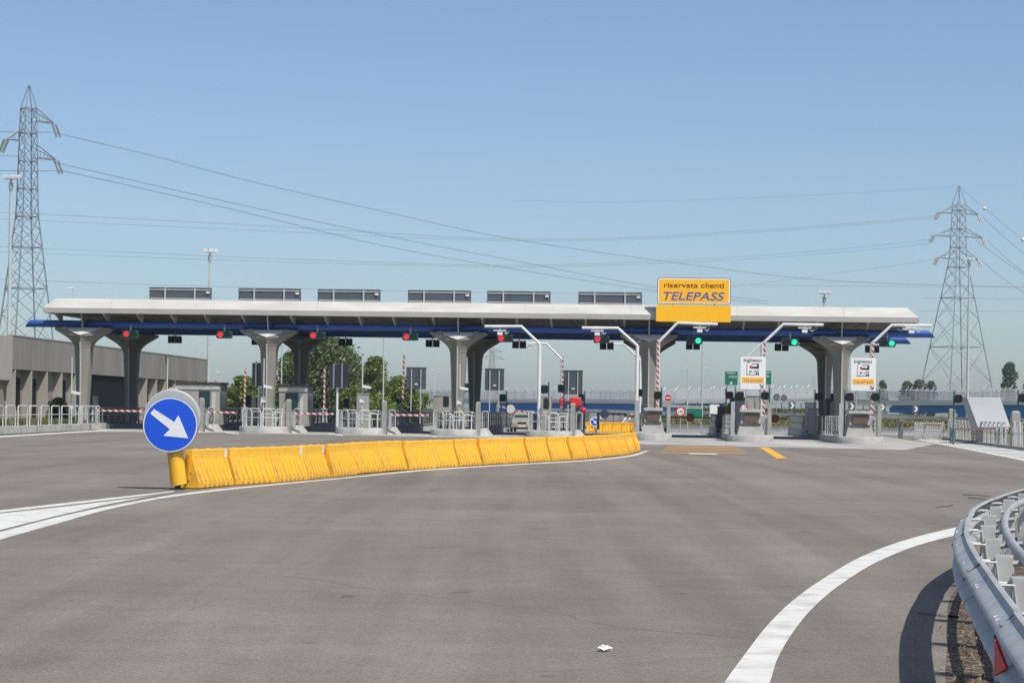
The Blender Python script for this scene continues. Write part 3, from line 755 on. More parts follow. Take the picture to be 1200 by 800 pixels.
# ------------------------------------------------------------------ white ticket signs
def ticket_sign(label, x0, x1, y0, y1, d, full=True):
    s0, zt = toll(x0, y0, d); s1, zb = toll(x1, y1, d); W = s1-s0; Hs = zt-zb
    p = thing('ticket_sign', label, 'sign', T((s0+s1)/2, d, .36), RZ, 'white ticket lane signs')
    zb -= .36; cz = zb+Hs/2
    MB().prism([(x,0,z) for x,z in rrect(W,Hs,.07,4,0,cz)], (0,.04,0)).build('back', 'galv', p)
    MB().prism([(x,-.006,z) for x,z in rrect(W-.05,Hs-.05,.06,4,0,cz)], (0,.03,0)).build('face', 'white_sign', p)
    text(p, 'biglietto', .26, -.02, zb+Hs*.83, -.012, 'black_ink', offset=.001, width=W*.68)
    # pictogram: a truck at a ticket machine
    b = zb+Hs*.44
    mb = MB(); mb.box(-W*.27,-.012,b,W*.24,-.004,b+.03); mb.box(-W*.245,-.012,b,-W*.225,-.004,b+Hs*.33)
    mb.box(-W*.1,-.012,b+Hs*.19,W*.22,-.004,b+Hs*.25); mb.box(W*.15,-.012,b+Hs*.19,W*.22,-.004,b+Hs*.33); mb.box(-W*.06,-.012,b+Hs*.315,W*.2,-.004,b+Hs*.335)
    mb.box(-W*.11,-.012,b+Hs*.08,-W*.05,-.004,b+Hs*.12); mb.box(W*.01,-.012,b+Hs*.08,W*.07,-.004,b+Hs*.11); mb.box(W*.09,-.012,b+Hs*.115,W*.22,-.004,b+Hs*.14)
    mb.box(W*.1,-.012,b+Hs*.02,W*.15,-.004,b+Hs*.085); mb.box(W*.17,-.012,b+Hs*.02,W*.22,-.004,b+Hs*.085); mb.box(-W*.14,-.012,b+.02,-W*.12,-.004,b+Hs*.14)
    mb.build('pictogram', 'black_ink', p, smooth=False)
    MB().box(-W*.13,-.014,b+Hs*.2,-W*.06,-.004,b+Hs*.28).build('pictogram', 'red', p, smooth=False)
    MB().box(-W*.42,-.012,zb+Hs*.20,W*.42,-.004,zb+Hs*.37).build('yellow_band', 'yellow_sign', p, smooth=False)
    text(p, 'TELEPASS', .2, 0, zb+Hs*.235, -.016, 'blue_ink', shear=.2, width=W*.72, thick=.002)
    ar = MB(); ax, az = W*.36, zb+Hs*.07
    ar.prism([(ax-.16,-.012,az+.16),(ax-.12,-.012,az+.19),(ax-.03,-.012,az+.09),(ax-.06,-.012,az+.05)], (0,.008,0))
    ar.prism([(ax+.06,-.012,az-.02),(ax+.06,-.012,az+.17),(ax+.02,-.012,az+.17),(ax+.02,-.012,az+.02),(ax-.13,-.012,az+.02),(ax-.13,-.012,az-.02)], (0,.008,0))
    ar.prism([(ax-.11,-.012,az+.11),(ax+.02,-.012,az-.0),(ax+.045,-.012,az+.03),(ax-.08,-.012,az+.14)], (0,.008,0))
    ar.build('arrow', 'black_ink', p, smooth=False)
    for x in (-W*.27, W*.27): MB().tube([(x,.08,0),(x,.08,zb+Hs-.1)], .035, 8).build('post', 'galv', p)
    return p
ticket_sign('white ticket lane sign left of the two, under the canopy with green boards behind it', 867.3, 897.6, 416.8, 456.8, -9.0)
ticket_sign('white ticket lane sign nearest the right end of the canopy', 996.8, 1026.8, 418.3, 458.6, -9.0)

# ------------------------------------------------------------------ round lane lamps on posts
def lane_lamp(label, x, y, d, side='red', zbase=.36, bar=.45):
    s, z = toll(x, y, d); z -= zbase
    p = thing('lane_lamp', label, 'traffic light', T(s, d, zbase), RZ, 'round unlit lamps on posts beside the lanes')
    MB().tube([(bar*.5,.05,0),(bar*.5,.05,z+.42)], .04, 8).build('post', 'teal', p)
    MB().prism([(x_,-.12,z_) for x_,z_ in rrect(.44,.44,.12,4,0,z)], (0,.2,0)).build('housing', 'dark_green', p)
    MB().disc((0,0,z), .185, -.16, -.12, 20).build('lens', 'lens_off', p)
    v = MB().tube([(0,-.12,z),(0,-.34,z)], .2, 16, cap=False); v.build('visor', 'black', p)
    return p
for x, y, d, lb, bar in ((771,463,-9.2,'round dark lamp on a post beside the end of the yellow barriers',.4), (855,463,2,'farther round lamp left of the left white ticket sign',-.4), (867,463.5,-9,'round dark lamp at the left foot of the left white ticket sign',-.5),
    (896.5,463.5,-9,'round dark lamp at the right foot of the left white ticket sign',.5), (959.5,464.5,4,'farther round lamp left of the rightmost pillar',-.45), (977,465,4,'farther round lamp just left of the rightmost pillar',.3),
    (995.5,465,-9,'round dark lamp right of the rightmost pillar',-.5), (1025.5,465,-9,'round dark lamp at the right foot of the right white ticket sign',.5), (750,460,4,'round lamp seen just left of the fourth front pillar',-.3)):
    lane_lamp(lb, x, y, d, bar=bar)
q = at(1122.5,467,112); q2 = at(1198,466,108)
for qq, lb in ((q,'round dark lamp above the right railing beside the right pylon'), (q2,'round dark lamp at the right edge above the railing')):
    p = thing('lane_lamp', lb, 'traffic light', (qq.x, qq.y, 0), RZ, 'round unlit lamps on posts beside the lanes'); z = qq.z
    MB().tube([(-.2,.05,0),(-.2,.05,z+.42)], .04, 8).build('post', 'teal', p)
    MB().prism([(x_,-.12,z_) for x_,z_ in rrect(.44,.44,.12,4,0,z)], (0,.2,0)).build('housing', 'dark_green', p)
    MB().disc((0,0,z), .185, -.16, -.12, 20).build('lens', 'lens_off', p)
    MB().tube([(0,-.12,z),(0,-.34,z)], .2, 16, cap=False).build('visor', 'black', p)
# teal backs and black heads on the exit islands
def head(label, x, y, d, m='teal', w_=.42, h=.5, px=0, name='lane_lamp'):
    s, z = toll(x, y, d)
    p = thing(name, label, 'traffic light', T(s, d, .34), RZ, 'lamp heads seen from behind on the exit islands')
    z -= .34
    MB().prism([(a,-.15,b) for a,b in rrect(w_,h,.08,4,0,z)], (0,.3,0)).build('housing', m, p)
    MB().disc((0,0,z), min(w_,h)*.4, -.21, -.15, 14).build('backplate', m, p)
    MB().tube([(w_*.5+.05,0,0),(w_*.5+.05,0,z+.45)], .035, 7).build('post', m if m == 'teal' else 'galv', p)
    MB().box(0,-.03,z-.04,w_*.5+.05,.03,z+.04).build('bracket', m, p)
    return p
head('teal lamp head above the slanting white arm', 589, 466, 14); head('teal lamp head right of the first bent white arm', 638, 456, 6)
head('teal lamp head left of the right dark board', 657, 455, 10, w_=.34); head('teal lamp head beside the middle front pillar', 547, 454, 4, w_=.3)
head('teal lamp head on the right side of the red topped cabinet', 681, 466, 8, w_=.34)
head('small black lamp head on a post left of the middle front pillar', 522.5, 470.5, -3.4, 'black', .3, .62); head('small black lamp head on a post right of the beige car', 640, 473, -3.4, 'black', .3, .62)
head('small black lamp head behind the island with the second pillar', 291, 469, 10, 'black', .3, .6); head('small black lamp head left of the grey cabinet', 406, 472, 8, 'black', .3, .6)

# ------------------------------------------------------------------ dark boards on two posts at the rear of the exit islands
def rear_board(label, x0, x1, y0, y1, d, posts=True):
    s0, zt = toll(x0, y0, d); s1, zb = toll(x1, y1, d); W = s1-s0
    p = thing('message_board', label, 'display board', T((s0+s1)/2, d, .34), RZ, 'dark boards seen from behind')
    zt -= .34; zb -= .34
    MB().box(-W/2,-.08,zb,W/2,.1,zt).build('panel', 'board', p, bevel=.02)
    MB().box(-W/2-.02,-.1,zt-.06,W/2+.02,.13,zt+.03).build('hood', 'board', p)
    for x in ((-W*.24, W*.24) if posts else (-W*.3,)):
        MB().tube([(x,-.13,0),(x,-.13,zt-.1)], .04, 7).build('post', 'galv_light', p)
    MB().box(-.08,-.12,zb+(zt-zb)*.2,.12,-.08,zb+(zt-zb)*.27).build('label_plate', 'white_paint', p)
    return p
rear_board('dark board on two posts left of the middle front pillar', 476.5, 499, 430.5, 456, 22)
rear_board('dark board on two posts above the beige car', 568.5, 590.5, 432, 457.5, 22)
rear_board('dark board on two posts above the red topped cabinet', 660.5, 682.5, 434, 462, 22)
def side_board(label, x0, x1, xf, y0, y1, d, post_x):
    s0, zt = toll(x0, y0, d); s1, zb = toll(x1, y1, d); sf = toll(xf, y0, d)[0]; sp = toll(post_x, y0, d)[0]
    p = thing('message_board', label, 'display board', T(sp, d, .34), RZ, 'dark boards seen from behind')
    zt -= .34; zb -= .34
    MB().box(s0-sp,0,zb,s1-sp,.22,zt).build('panel', 'board', p, bevel=.02)
    w_ = .5; x = sf-sp
    P = [(x,-.1,zb-.05),(x,-.1,zt+.08),(x+w_,-.1,zt+.08),(x+w_,-.1,zb-.05)]
    MB().tube(P, .05, 6, close=True).build('frame', 'white_paint', p)
    MB().tube([(0,-.1,0),(0,-.1,zb)], .07, 8).build('post', 'white_paint', p)
side_board('dark board with white frame beside the second front pillar', 295.5, 311, 300.5, 425, 452, 1, 304.5)
side_board('dark board with white frame in front of the big tree', 386, 407.5, 391.5, 427.5, 454, 1, 396)

# ------------------------------------------------------------------ booths
def booth(label, x0, x1, ytop, d, depth=2.4, wf=(.56,.78)):
    s0, zt = toll(x0, ytop, d); s1, _ = toll(x1, ytop, d); W = s1-s0; zt -= .34
    p = thing('toll_booth', label, 'toll booth', T((s0+s1)/2, d, .34), RZ, 'small toll booths on the islands')
    MB().box(-W/2,0,0,W/2,depth,zt-.1).build('body', 'booth', p, bevel=.03)
    MB().box(-W/2-.08,-.1,zt-.1,W/2+.08,depth+.1,zt+.02).build('roof', 'booth_dark', p, bevel=.02)
    MB().box(-W/2-.02,-.05,zt-.42,W/2+.02,-.002,zt-.22).build('fascia', 'kerb', p)
    x0_, x1_ = -W/2+W*wf[0], -W/2+W*wf[1]
    MB().box(x0_-.05,-.02,zt-1.72,x1_+.05,-.004,zt-.5).build('window_frame', 'booth_dark', p)
    MB().box(x0_,-.045,zt-1.67,x1_,-.022,zt-.55).build('window', 'glass', p)
    MB().box(W/2+.003,.3,zt-1.7,W/2+.02,depth-.3,zt-.5).build('window', 'glass', p)
    MB().box(W/2-.42,-.03,zt-1.7,W/2-.22,-.006,zt-.55).build('side_post', 'galv_light', p)
    for k in range(4): MB().box(-W/2+.5+k*.6,.3,zt+.02,-W/2+.54+k*.6,.34,zt+.12).build('aerial', 'black', p)
    return p
booth('toll booth with teal window partly behind the round blue sign', 206, 257, 447.5, .3)
booth('toll booth with teal window behind the second front pillar', 327, 360, 450, .7, wf=(.28,.66))
def cabinet(label, x0, x1, y0, d, m='concrete', cap=None, depth=.6):
    s0, zt = toll(x0, y0, d); s1, _ = toll(x1, y0, d); W = s1-s0; zt -= .34
    p = thing('equipment_cabinet', label, 'cabinet', T((s0+s1)/2, d, .34), RZ)
    MB().box(-W/2,0,0,W/2,depth,zt-.06).build('body', m, p, bevel=.02)
    MB().box(-W/2-.03,-.03,zt-.06,W/2+.03,depth+.03,zt).build('lid', cap or m, p, bevel=.01)
    MB().box(-W*.3,-.02,.5,W*.3,-.003,zt-.3).build('door', m, p)
    return p
cabinet('plain grey cabinet with a camera mast in front of the trees', 418, 431.5, 460.5, -1)
cabinet('short grey cabinet behind the island railing near the trees', 295, 300, 466, 2)
cabinet('grey cabinet behind the railing right of the beige car', 634, 646, 464, 0)
cabinet('grey concrete cabinet left of the middle front pillar', 508, 531, 463, 24)
cabinet('dark cabinet left of the left ticket sign crash block', 841, 852, 476, 4, 'booth_dark')
cabinet('yellow fronted cabinet beside the dark one in the entry lanes', 852, 860, 475, 6, 'orange')
cabinet('white box on the island left of the rightmost pillar', 944, 957, 471, 10, 'white_paint')
cabinet('dark machine left of the rightmost pillar', 948, 958, 478, 1, 'galv_dark')
for x0, x1, lb in ((875,884,'left'),(884.5,892,'right')):
    cabinet('tall grey ticket machine, %s one of the pair behind the left crash block' % lb, x0, x1, 463, -4)
# red-hooded machine
s0, zt = toll(669.5, 476, -1.5); s1, _ = toll(681, 476, -1.5)
p = thing('payment_machine', 'dark grey machine with a bright red hood right of the exit islands', 'machine', T((s0+s1)/2,-1.5,0), RZ)
W = s1-s0
MB().box(-W/2,0,0,W/2,.7,zt-.02).build('body', 'board', p, bevel=.03)
MB().box(-W*.7,-.15,zt,W*.5,.8,zt+.52).build('hood', 'red', p, bevel=.07)
MB().box(-W*1.75,.1,zt,-W*1.35,.7,zt+.45).build('side_hood', 'red', p, bevel=.08)
MB().box(-W*1.7,.2,zt-1.0,-W*1.4,.6,zt-.1).build('side_post', 'galv_dark', p)
MB().box(-W*1.5,.3,zt+.1,-W*.6,.5,zt+.3).build('link', 'galv_dark', p)
MB().ball((W*.75,-.2,zt-.2), .17).build('knob', 'red', p)
MB().box(W*.5,-.22,.4,W*.56,-.16,zt-.1).build('pole', 'galv', p)

# ------------------------------------------------------------------ camera masts & thin poles
def cam_mast(label, x, ytop, ycam, d, side=1, boxy=True):
    s, zt = toll(x, ytop, d); _, zc = toll(x, ycam, d); zt -= .34; zc -= .34
    p = thing('camera_mast', label, 'camera mast', T(s, d, .34), RZ, 'thin masts with white cameras')
    MB().tube([(0,0,0),(0,0,zt)], .05, 8, r2=.035).build('mast', 'galv_light', p)
    MB().tube([(0,0,zc),(side*.12,0,zc+.08),(side*.25,-.05,zc+.08)], .02, 5).build('bracket', 'galv', p)
    MB().hexa([(side*.08,-.4,zc+.05),(side*.5,-.45,zc-.02),(side*.5,.1,zc-.02),(side*.08,.1,zc+.05),(side*.08,-.4,zc+.2),(side*.5,-.45,zc+.12),(side*.5,.1,zc+.12),(side*.08,.1,zc+.2)]).build('camera', 'white_sign', p)
    MB().box(-.13,-.12,zc-.8,.13,0,zc-.45).build('junction_box', 'white_paint', p)
    return p
cam_mast('thin camera mast beside the leftmost pillar', 84.5, 418, 462, -4)
cam_mast('thin camera mast left of the round blue sign', 196.5, 420, 470, -2)
cam_mast('camera mast in front of the second front pillar', 309.5, 420, 455, -2.5)
cam_mast('camera mast above the plain grey cabinet', 425, 424, 455, -2.5)
cam_mast('camera mast in front of the middle front pillar', 539, 426, 457, -2.5)
# ------------------------------------------------------------------ little things in lanes seen behind
def round_sign(label, px, py, Y, r, m_rim='red', m_in='white_sign', txt=None, noentry=False, base=0):
    q = at(px, py, Y)
    p = thing('round_sign', label, 'road sign', (q.x, q.y, 0), RZ)
    MB().tube([(0,.06,0),(0,.06,q.z+r*.8)], .035, 7).build('post', 'galv', p)
    MB().disc((0,0,q.z), r, -.02, .02).build('rim', m_rim, p)
    MB().disc((0,0,q.z), r*.74, -.028, -.02).build('face', m_in, p)
    if txt: text(p, txt, r*.8, 0, q.z-r*.28, -.032, 'black_ink', width=r*1.05)
    if noentry: MB().box(-r*.72,-.036,q.z-r*.17,r*.72,-.028,q.z+r*.17).build('bar', 'white_sign', p)
    return p
round_sign('round speed limit sign with red rim left of the small green board', 797.5, 482, 150, .34, txt='130')
round_sign('red no entry sign beyond the lane under the yellow board', 783, 466, 210, .33, 'red', 'red', noentry=True)
round_sign('round red rimmed sign left of the left ticket sign post', 871, 478.5, 118, .26)
round_sign('round blue arrow sign on the farther yellow barriers', 697, 494, 144, .34, 'white_sign', 'blue_sign')
p_ = [o for o in COL.objects if o.get('label') == 'round blue arrow sign on the farther yellow barriers'][0]
z_ = at(697,494,144).z
MB().prism([(-.2,-.034,z_+.16),(-.14,-.034,z_+.2),(.02,-.034,z_+.04),(.08,-.034,z_+.12),(.14,-.034,z_-.16),(-.12,-.034,z_-.08),(-.04,-.034,z_-.03)], (0,.006,0)).build('arrow', 'white_sign', p_)
round_sign('pale back of a small round sign beyond the lanes', 700, 488.5, 144.5, .14, 'yellow_dark', 'yellow_plastic')
round_sign('left round sign on the far ramp', 910, 465, 230, .36, 'brown_metal', 'galv_dark')
round_sign('right round sign on the far ramp', 918.5, 466, 235, .36, 'brown_metal', 'galv_dark')
def board_sign(label, x0, x1, y0, y1, Y, m, lines=(), posts=(.25,.75), rim='white_sign', arrow=None, cat='road sign', name='direction_sign'):
    a = at(x0, y0, Y); b = at(x1, y1, Y); W = b.x-a.x; Hs = a.z-b.z
    p = thing(name, label, cat, ((a.x+b.x)/2, Y, 0), RZ)
    cz = (a.z+b.z)/2
    MB().prism([(x,0,z) for x,z in rrect(W,Hs,.06,3,0,cz)], (0,.05,0)).build('rim', rim, p)
    MB().prism([(x,-.01,z) for x,z in rrect(W-.07,Hs-.07,.05,3,0,cz)], (0,.03,0)).build('face', m, p)
    for f_ in posts: MB().tube([(-W/2+W*f_,.1,0),(-W/2+W*f_,.1,a.z-.1)], .05, 7).build('post', 'galv', p)
    for (t, fx, fz, fw, fs) in lines:
        text(p, t, Hs*fs, -W/2+W*fx, b.z+Hs*fz, -.016, 'white_sign', width=W*fw)
    if arrow:
        ax, az = -W/2+W*arrow[0], b.z+Hs*arrow[1]; k = Hs*.1
        MB().prism([(ax,-.018,az-k),(ax+k,-.018,az),(ax,-.018,az+k),(ax-k,-.018,az)], (0,.01,0)).build('arrow', 'white_sign', p)
    return p
board_sign('green direction board left of the left white ticket sign', 849, 865, 434, 451.5, 160, 'green_sign', [('PADOVA',.5,.78,.62,.2),('VENEZIA',.6,.52,.6,.2)], (.2,.8), arrow=(.5,.16))
board_sign('green direction board half hidden by the left white ticket sign', 888, 904.5, 433.2, 451, 162, 'green_sign', [('PADOVA',.62,.78,.6,.2),('VENEZIA',.5,.52,.6,.2)], (.2,.8), arrow=(.5,.16))
board_sign('small green direction board low behind the lane under the yellow board', 804, 823.5, 477.5, 491.5, 152, 'green_sign', [], (.1,.9))
p = bpy.data.objects[-1] if False else None
board_sign('white notice board beyond the lane left of the left ticket sign', 831.5, 843, 473.5, 490, 155, 'white_sign', [], (.2,.8), rim='galv', cat='notice board', name='notice_board')

# ------------------------------------------------------------------ car
def make_car(loc, rz, label):
    p = thing('parked_car', label, 'car', loc, rz)
    L_, Wd = 3.8, 1.66
    def ring(y, hw, z0_, z1_, tw):  # cross-section at y (front is -Y)
        return [(-hw,y,z0_),(hw,y,z0_),(hw*1.0,y,(z0_+z1_)*.5),(hw*tw,y,z1_),(-hw*tw,y,z1_),(-hw,y,(z0_+z1_)*.5)]
    secs = [(-1.9,.66,.28,.55,.92),(-1.8,.76,.22,.72,.93),(-1.2,.82,.2,.88,.92),(-.75,.83,.2,.97,.9),(.9,.83,.2,.98,.9),(1.6,.81,.2,.95,.88),(1.88,.74,.28,.85,.88)]
    MB().loft([ring(*q) for q in secs]).build('body', 'car', p, bevel=.03)
    cab = [(-.85,.72,.93,.98,.98),(-.2,.70,.95,1.4,.78),(.7,.70,.95,1.43,.78),(1.75,.68,.92,1.0,.9)]
    MB().loft([ring(*q) for q in cab]).build('cabin', 'car', p, bevel=.02)
    MB().hexa([(-.64,-.86,.985),(.64,-.86,.985),(.64,-.80,.96),(-.64,-.80,.96),(-.52,-.22,1.37),(.52,-.22,1.37),(.52,-.16,1.34),(-.52,-.16,1.34)]).build('windscreen', 'glass', p)
    for sg in (-1,1):
        h_ = MB().hexa([(sg*.44,-1.87,.55),(sg*.72,-1.76,.56),(sg*.74,-1.6,.58),(sg*.44,-1.7,.58),(sg*.44,-1.84,.70),(sg*.70,-1.73,.72),(sg*.72,-1.58,.74),(sg*.44,-1.68,.73)]); h_.build('headlight', 'chrome', p)
        MB().hexa([(sg*.70,-.15,1.0),(sg*.715,.8,1.0),(sg*.72,.8,1.0),(sg*.73,-.15,1.0),(sg*.56,-.05,1.34),(sg*.56,.65,1.34),(sg*.57,.65,1.34),(sg*.57,-.05,1.34)]).build('side_window', 'glass', p)
        MB().box(sg*.82-.02*sg,-.72,.93,sg*1.0,-.6,1.05).build('mirror', 'car', p, bevel=.02)
        for y in (-1.25,1.2):
            wv = MB(); n = 18
            wv.prism([(sg*.70,y+.30*math.cos(2*math.pi*k/n),.30+.30*math.sin(2*math.pi*k/n)) for k in range(n)], (sg*.14,0,0))
            wh = wv.build('wheel', 'tyre', p)
            MB().prism([(sg*.842,y+.18*math.cos(2*math.pi*k/n),.30+.18*math.sin(2*math.pi*k/n)) for k in range(n)], (sg*.01,0,0)).build('hubcap', 'galv', wh)
    MB().box(-.3,-1.90,.54,.3,-1.82,.66).build('grille', 'black', p)
    MB().box(-.75,-1.93,.30,.75,-1.8,.46).build('bumper', 'car', p, bevel=.03)
    MB().box(-.25,-1.945,.34,.25,-1.932,.44).build('number_plate', 'white_sign', p)
    MB().box(-.6,-1.91,.22,.6,-1.82,.29).build('air_intake', 'black', p)
    return p
s, _ = toll(614, 495, 21); make_car(T(s+.05, 21, .008), RZ+R(-2), 'beige hatchback facing the camera in the lane beside the middle island')

# ================================================================== YELLOW BARRIERS
def make_barrier():
    p = thing('plastic_barrier', '', 'barrier', (0,0,0), 0, 'yellow plastic barrier units in a long row')
    L_ = 1.86
    prof = [(-.22,0),(.22,0),(.22,.13),(.20,.16),(.085,.56),(.072,.60),(.072,.78),(.055,.80),(-.055,.80),(-.072,.78),(-.072,.60),(-.085,.56),(-.20,.16),(-.22,.13)]
    body = MB().loft([[(x,y,z) for x,z in prof] for y in (-L_/2, -L_/2+.03, L_/2-.03, L_/2)])
    rb = MB()
    for k in range(8):
        y = -L_/2+.13+k*(L_-.26)/7
        for sg in (-1,1):
            a = sg
            rb.hexa([(a*.205,y-.035,.145),(a*.232,y-.03,.145),(a*.232,y+.03,.145),(a*.205,y+.035,.145),(a*.080,y-.035,.575),(a*.100,y-.03,.58),(a*.100,y+.03,.58),(a*.080,y+.035,.575)])
    nt_ = MB()
    for k in range(6):
        y = -L_/2+.30+k*(L_-.6)/5
        for sg in (-1,1): nt_.box(sg*.2205-.006, y-.05, .012, sg*.2205+.006, y+.05, .085)
    fuse('body', [(body,'yellow_plastic'),(rb,'yellow_plastic'),(nt_,'yellow_dark')], p, .008)
    for k in range(3):
        tb = MB()
        y = -L_/2+.33+k*.65
        tb.box(-.03, y-.03, .795, .03, y+.03, .815)
        for sg in (-1,1): tb.box(sg*.073-.004, y-.03, .70, sg*.073+.004, y+.03, .79)
        tb.build('filler_cap', 'yellow_plastic', p, bevel=.006)
    for sg in (-1,1):
        MB().box(-.02,sg*(L_/2+.03)-.03,.16,.02,sg*(L_/2+.03)+.03,.70).build('coupling', 'yellow_dark', p)
        MB().box(-.07,sg*(L_/2+.004)-.004,.30,.07,sg*(L_/2+.004)+.004,.34).build('slot', 'yellow_dark', p)
    return p
bpts = [(233.5,573),(268,569.5),(345,563.5),(420,555.5),(500,549.3),(600,542.8),(680,538),(727,533.5),(750,528.5)]
path = [gnd(*q) for q in bpts]
path = [v + Vector((-.20,.08,0)) for v in path]
dense = catmull(path, 30)
acc = [0]
for i in range(1, len(dense)): acc.append(acc[-1] + (dense[i]-dense[i-1]).length)
def along(D, A, t):
    t = max(0, min(A[-1]-1e-6, t))
    for i in range(1, len(A)):
        if A[i] >= t:
            f_ = (t-A[i-1])/(A[i]-A[i-1]); return D[i-1].lerp(D[i], f_)
bar0 = make_barrier(); bar0.scale = (1, 1, .9); U = 2.0; nU = int(acc[-1]/U)
U = acc[-1]/nU
for i in range(nU):
    a = along(dense, acc, i*U); b = along(dense, acc, (i+1)*U); c = (a+b)/2; dv = b-a
    jig = random.uniform(-.028, .028)
    rz = math.atan2(dv.y, dv.x)-math.pi/2 + jig
    c = c + Vector((random.uniform(-.05,.05), 0, random.uniform(.004,.02)))
    if i == 0: lb = 'yellow plastic barrier nearest the camera, next to the round blue sign'
    elif i == nU-1: lb = 'last yellow plastic barrier of the row, beside the entry island'
    else:
        lb = '%s yellow plastic barrier of the row counting from the round blue sign' % (ORD[i] if i < 12 else ['thirteenth','fourteenth','fifteenth','sixteenth','seventeenth','eighteenth','nineteenth','twentieth','twenty-first','twenty-second','twenty-third','twenty-fourth','twenty-fifth','twenty-sixth','twenty-seventh','twenty-eighth','twenty-ninth','thirtieth'][i-12])
    if i == 0: bar0.location = c; bar0.rotation_euler = (0,0,rz); bar0['label'] = lb; r_ = bar0
    else: r_ = dup(bar0, c, lb, rz)
    units = globals().setdefault('units', []); units.append(r_)
for r_ in (units[0], units[2], units[3]):
        MB().box(.074,.80,.60,.080,.93,.79).build('sticker', 'white_paint', r_)
for k in range(5):
    q = gnd(690+k*10.9, 506.9); dup(bar0, Vector((q.x, q.y, 0.004)), 'farther yellow barrier beyond the row, %s from the left' % ORD[k], RZ+R(82), group='farther yellow plastic barriers')

# ================================================================== BLUE ARROW SIGN
q = gnd(211.5, 573.5); sc = q.y/F
p = thing('arrow_sign', 'round blue sign with white arrow on a yellow tube at the start of the barriers', 'road sign', q, 0)
ctr = at(201, 497.5, q.y); cx, cz = ctr.x-q.x, ctr.z; rr = 32.3*sc
MB().disc((cx,0,cz), rr, -.14, -.12, 64).build('rim', 'board', p)
MB().disc((cx,0,cz), rr*.985, -.146, -.14, 64).build('white_rim', 'white_refl', p)
MB().disc((cx,0,cz), rr*.94, -.150, -.146, 64).build('blue_face', 'blue_sign', p)
def L2(x, y): a = at(x, y, q.y); return (a.x-q.x, -.156, a.z)
A = [L2(182.0,479.0), L2(205.6,494.2), L2(210.6,486.4), L2(222.0,513.2), L2(193.0,510.2), L2(200.6,502.6), L2(177.8,484.3)]
MB().prism(A, (0,.008,0)).build('arrow', 'white_refl', p)
# grey plastic hood shaped like an open drum behind the disc
hc = at(202, 489.5, q.y); hx, hz = hc.x-q.x, hc.z; hr = 33.5*sc
MB().loft([[(hx+k_*math.cos(2*math.pi*i/48), y, hz+k_*math.sin(2*math.pi*i/48)) for i in range(48)] for k_, y in ((hr*.96,-.11),(hr,-.09),(hr,.06),(hr*.97,.09))]).build('hood', 'grey_plastic', p)
MB().loft([[(x_*s_+cx*.0+hx, y_*1.0, z_+hz+hr) for x_, y_ in ((-.06,-.08),(.06,-.08),(.06,.08),(-.06,.08))] for s_, z_ in ((1.6,-.03),(.8,.035))]).build('cap', 'grey_plastic', p)
tb0 = at(204.0, 530, q.y); tb1 = at(208.8, 567, q.y)
a0 = (tb0.x-q.x,.06,tb0.z+.12); a1 = (tb1.x-q.x,.06,tb1.z)
MB().tube([a0, a1], 9.6*sc, 28).build('tube', 'yellow_plastic', p)
MB().tube([(a1[0],.06,a1[2]),(a1[0]+.005,.06,a1[2]-.02)], 9.9*sc, 28).build('tube_lip', 'yellow_plastic', p)
MB().box(a1[0]-.055,-.05,0,a1[0]+.045,.05,a1[2]).build('spring_foot', 'black', p)
MB().box(a1[0]-.14,-.12,0,a1[0]+.12,.12,.025).build('foot_plate', 'black', p)
MB().ball(((a0[0]+.02),-9.6*sc,a0[2]-.24), .012).build('bolt', 'galv', p)

# ================================================================== LEFT RAILING AND KERB
def railing(name_label, A_, B_, zA, h, step, w_, m='galv_light', r=.026, ball=False, group=None, mid=.55):
    A_ = Vector((A_[0],A_[1],0)); B_ = Vector((B_[0],B_[1],0)); dv = B_-A_; L_ = dv.length; rz = math.atan2(dv.y, dv.x)
    p = thing('metal_railing', name_label, 'railing', (A_.x, A_.y, zA), rz, group)
    n = int(L_/step)
    for k in range(n):
        x = (k+.5)*L_/n
        if k < 98: hoop(p, x, 0, w_, h, 0, r=r, m=m)
    MB().box(0,-.02,h*mid-.02,L_,.02,h*mid+.02).build('mid_rail', m, p)
    return p
A_ = gnd(-55, 511.5); B_ = gnd(108, 503.2)
dv = (B_-A_).normalized(); nv = Vector((-dv.y, dv.x, 0))
k_ = MB(); 
k_.loft([[tuple(P+nv*o_+Vector((0,0,z))) for P in ()] for o_, z in ()]) if False else None
def wallseg(name, label, A_, B_, th, h, m, cat='kerb', zb=0, struct_=False):
    dv = (B_-A_).normalized(); nv = Vector((-dv.y, dv.x, 0))
    pts = [A_, B_, B_+nv*th, A_+nv*th]
    o = MB().loft([[(q.x,q.y,zb) for q in pts],[(q.x,q.y,zb+h) for q in pts]]).build(name, m)
    if struct_: o['kind'] = 'structure'
    else: tag(o, label, cat)
    return o
wallseg('kerb', 'x', Vector((A_.x,A_.y,0)), Vector((B_.x,B_.y,0)), .5, .36, 'kerb', struct_=True)
wallseg('kerb', 'x', Vector((A_.x-4,A_.y-60,0)), Vector((A_.x,A_.y,0)), .5, .36, 'kerb', struct_=True)
railing('hooped metal railing on the left kerb in front of the low building', A_+nv*.22, B_+nv*.22, .36, 1.0, 2.5, 1.95, r=.035)
e = T(PIL[0]+1.1, -3.6); b2 = Vector((B_.x,B_.y,0))
wallseg('kerb', 'x', b2+Vector((.35,.6,0)), e+Vector((0,14,0))*0+Vector((.2,6,0)), .6, .36, 'kerb', struct_=True)
railing('short hooped railing by the leftmost pillar', b2+Vector((-1.2,1.0,0)), b2+Vector((.1,1.6,0)), .36, 1.02, .2, .16)
q = gnd(111.5, 502)
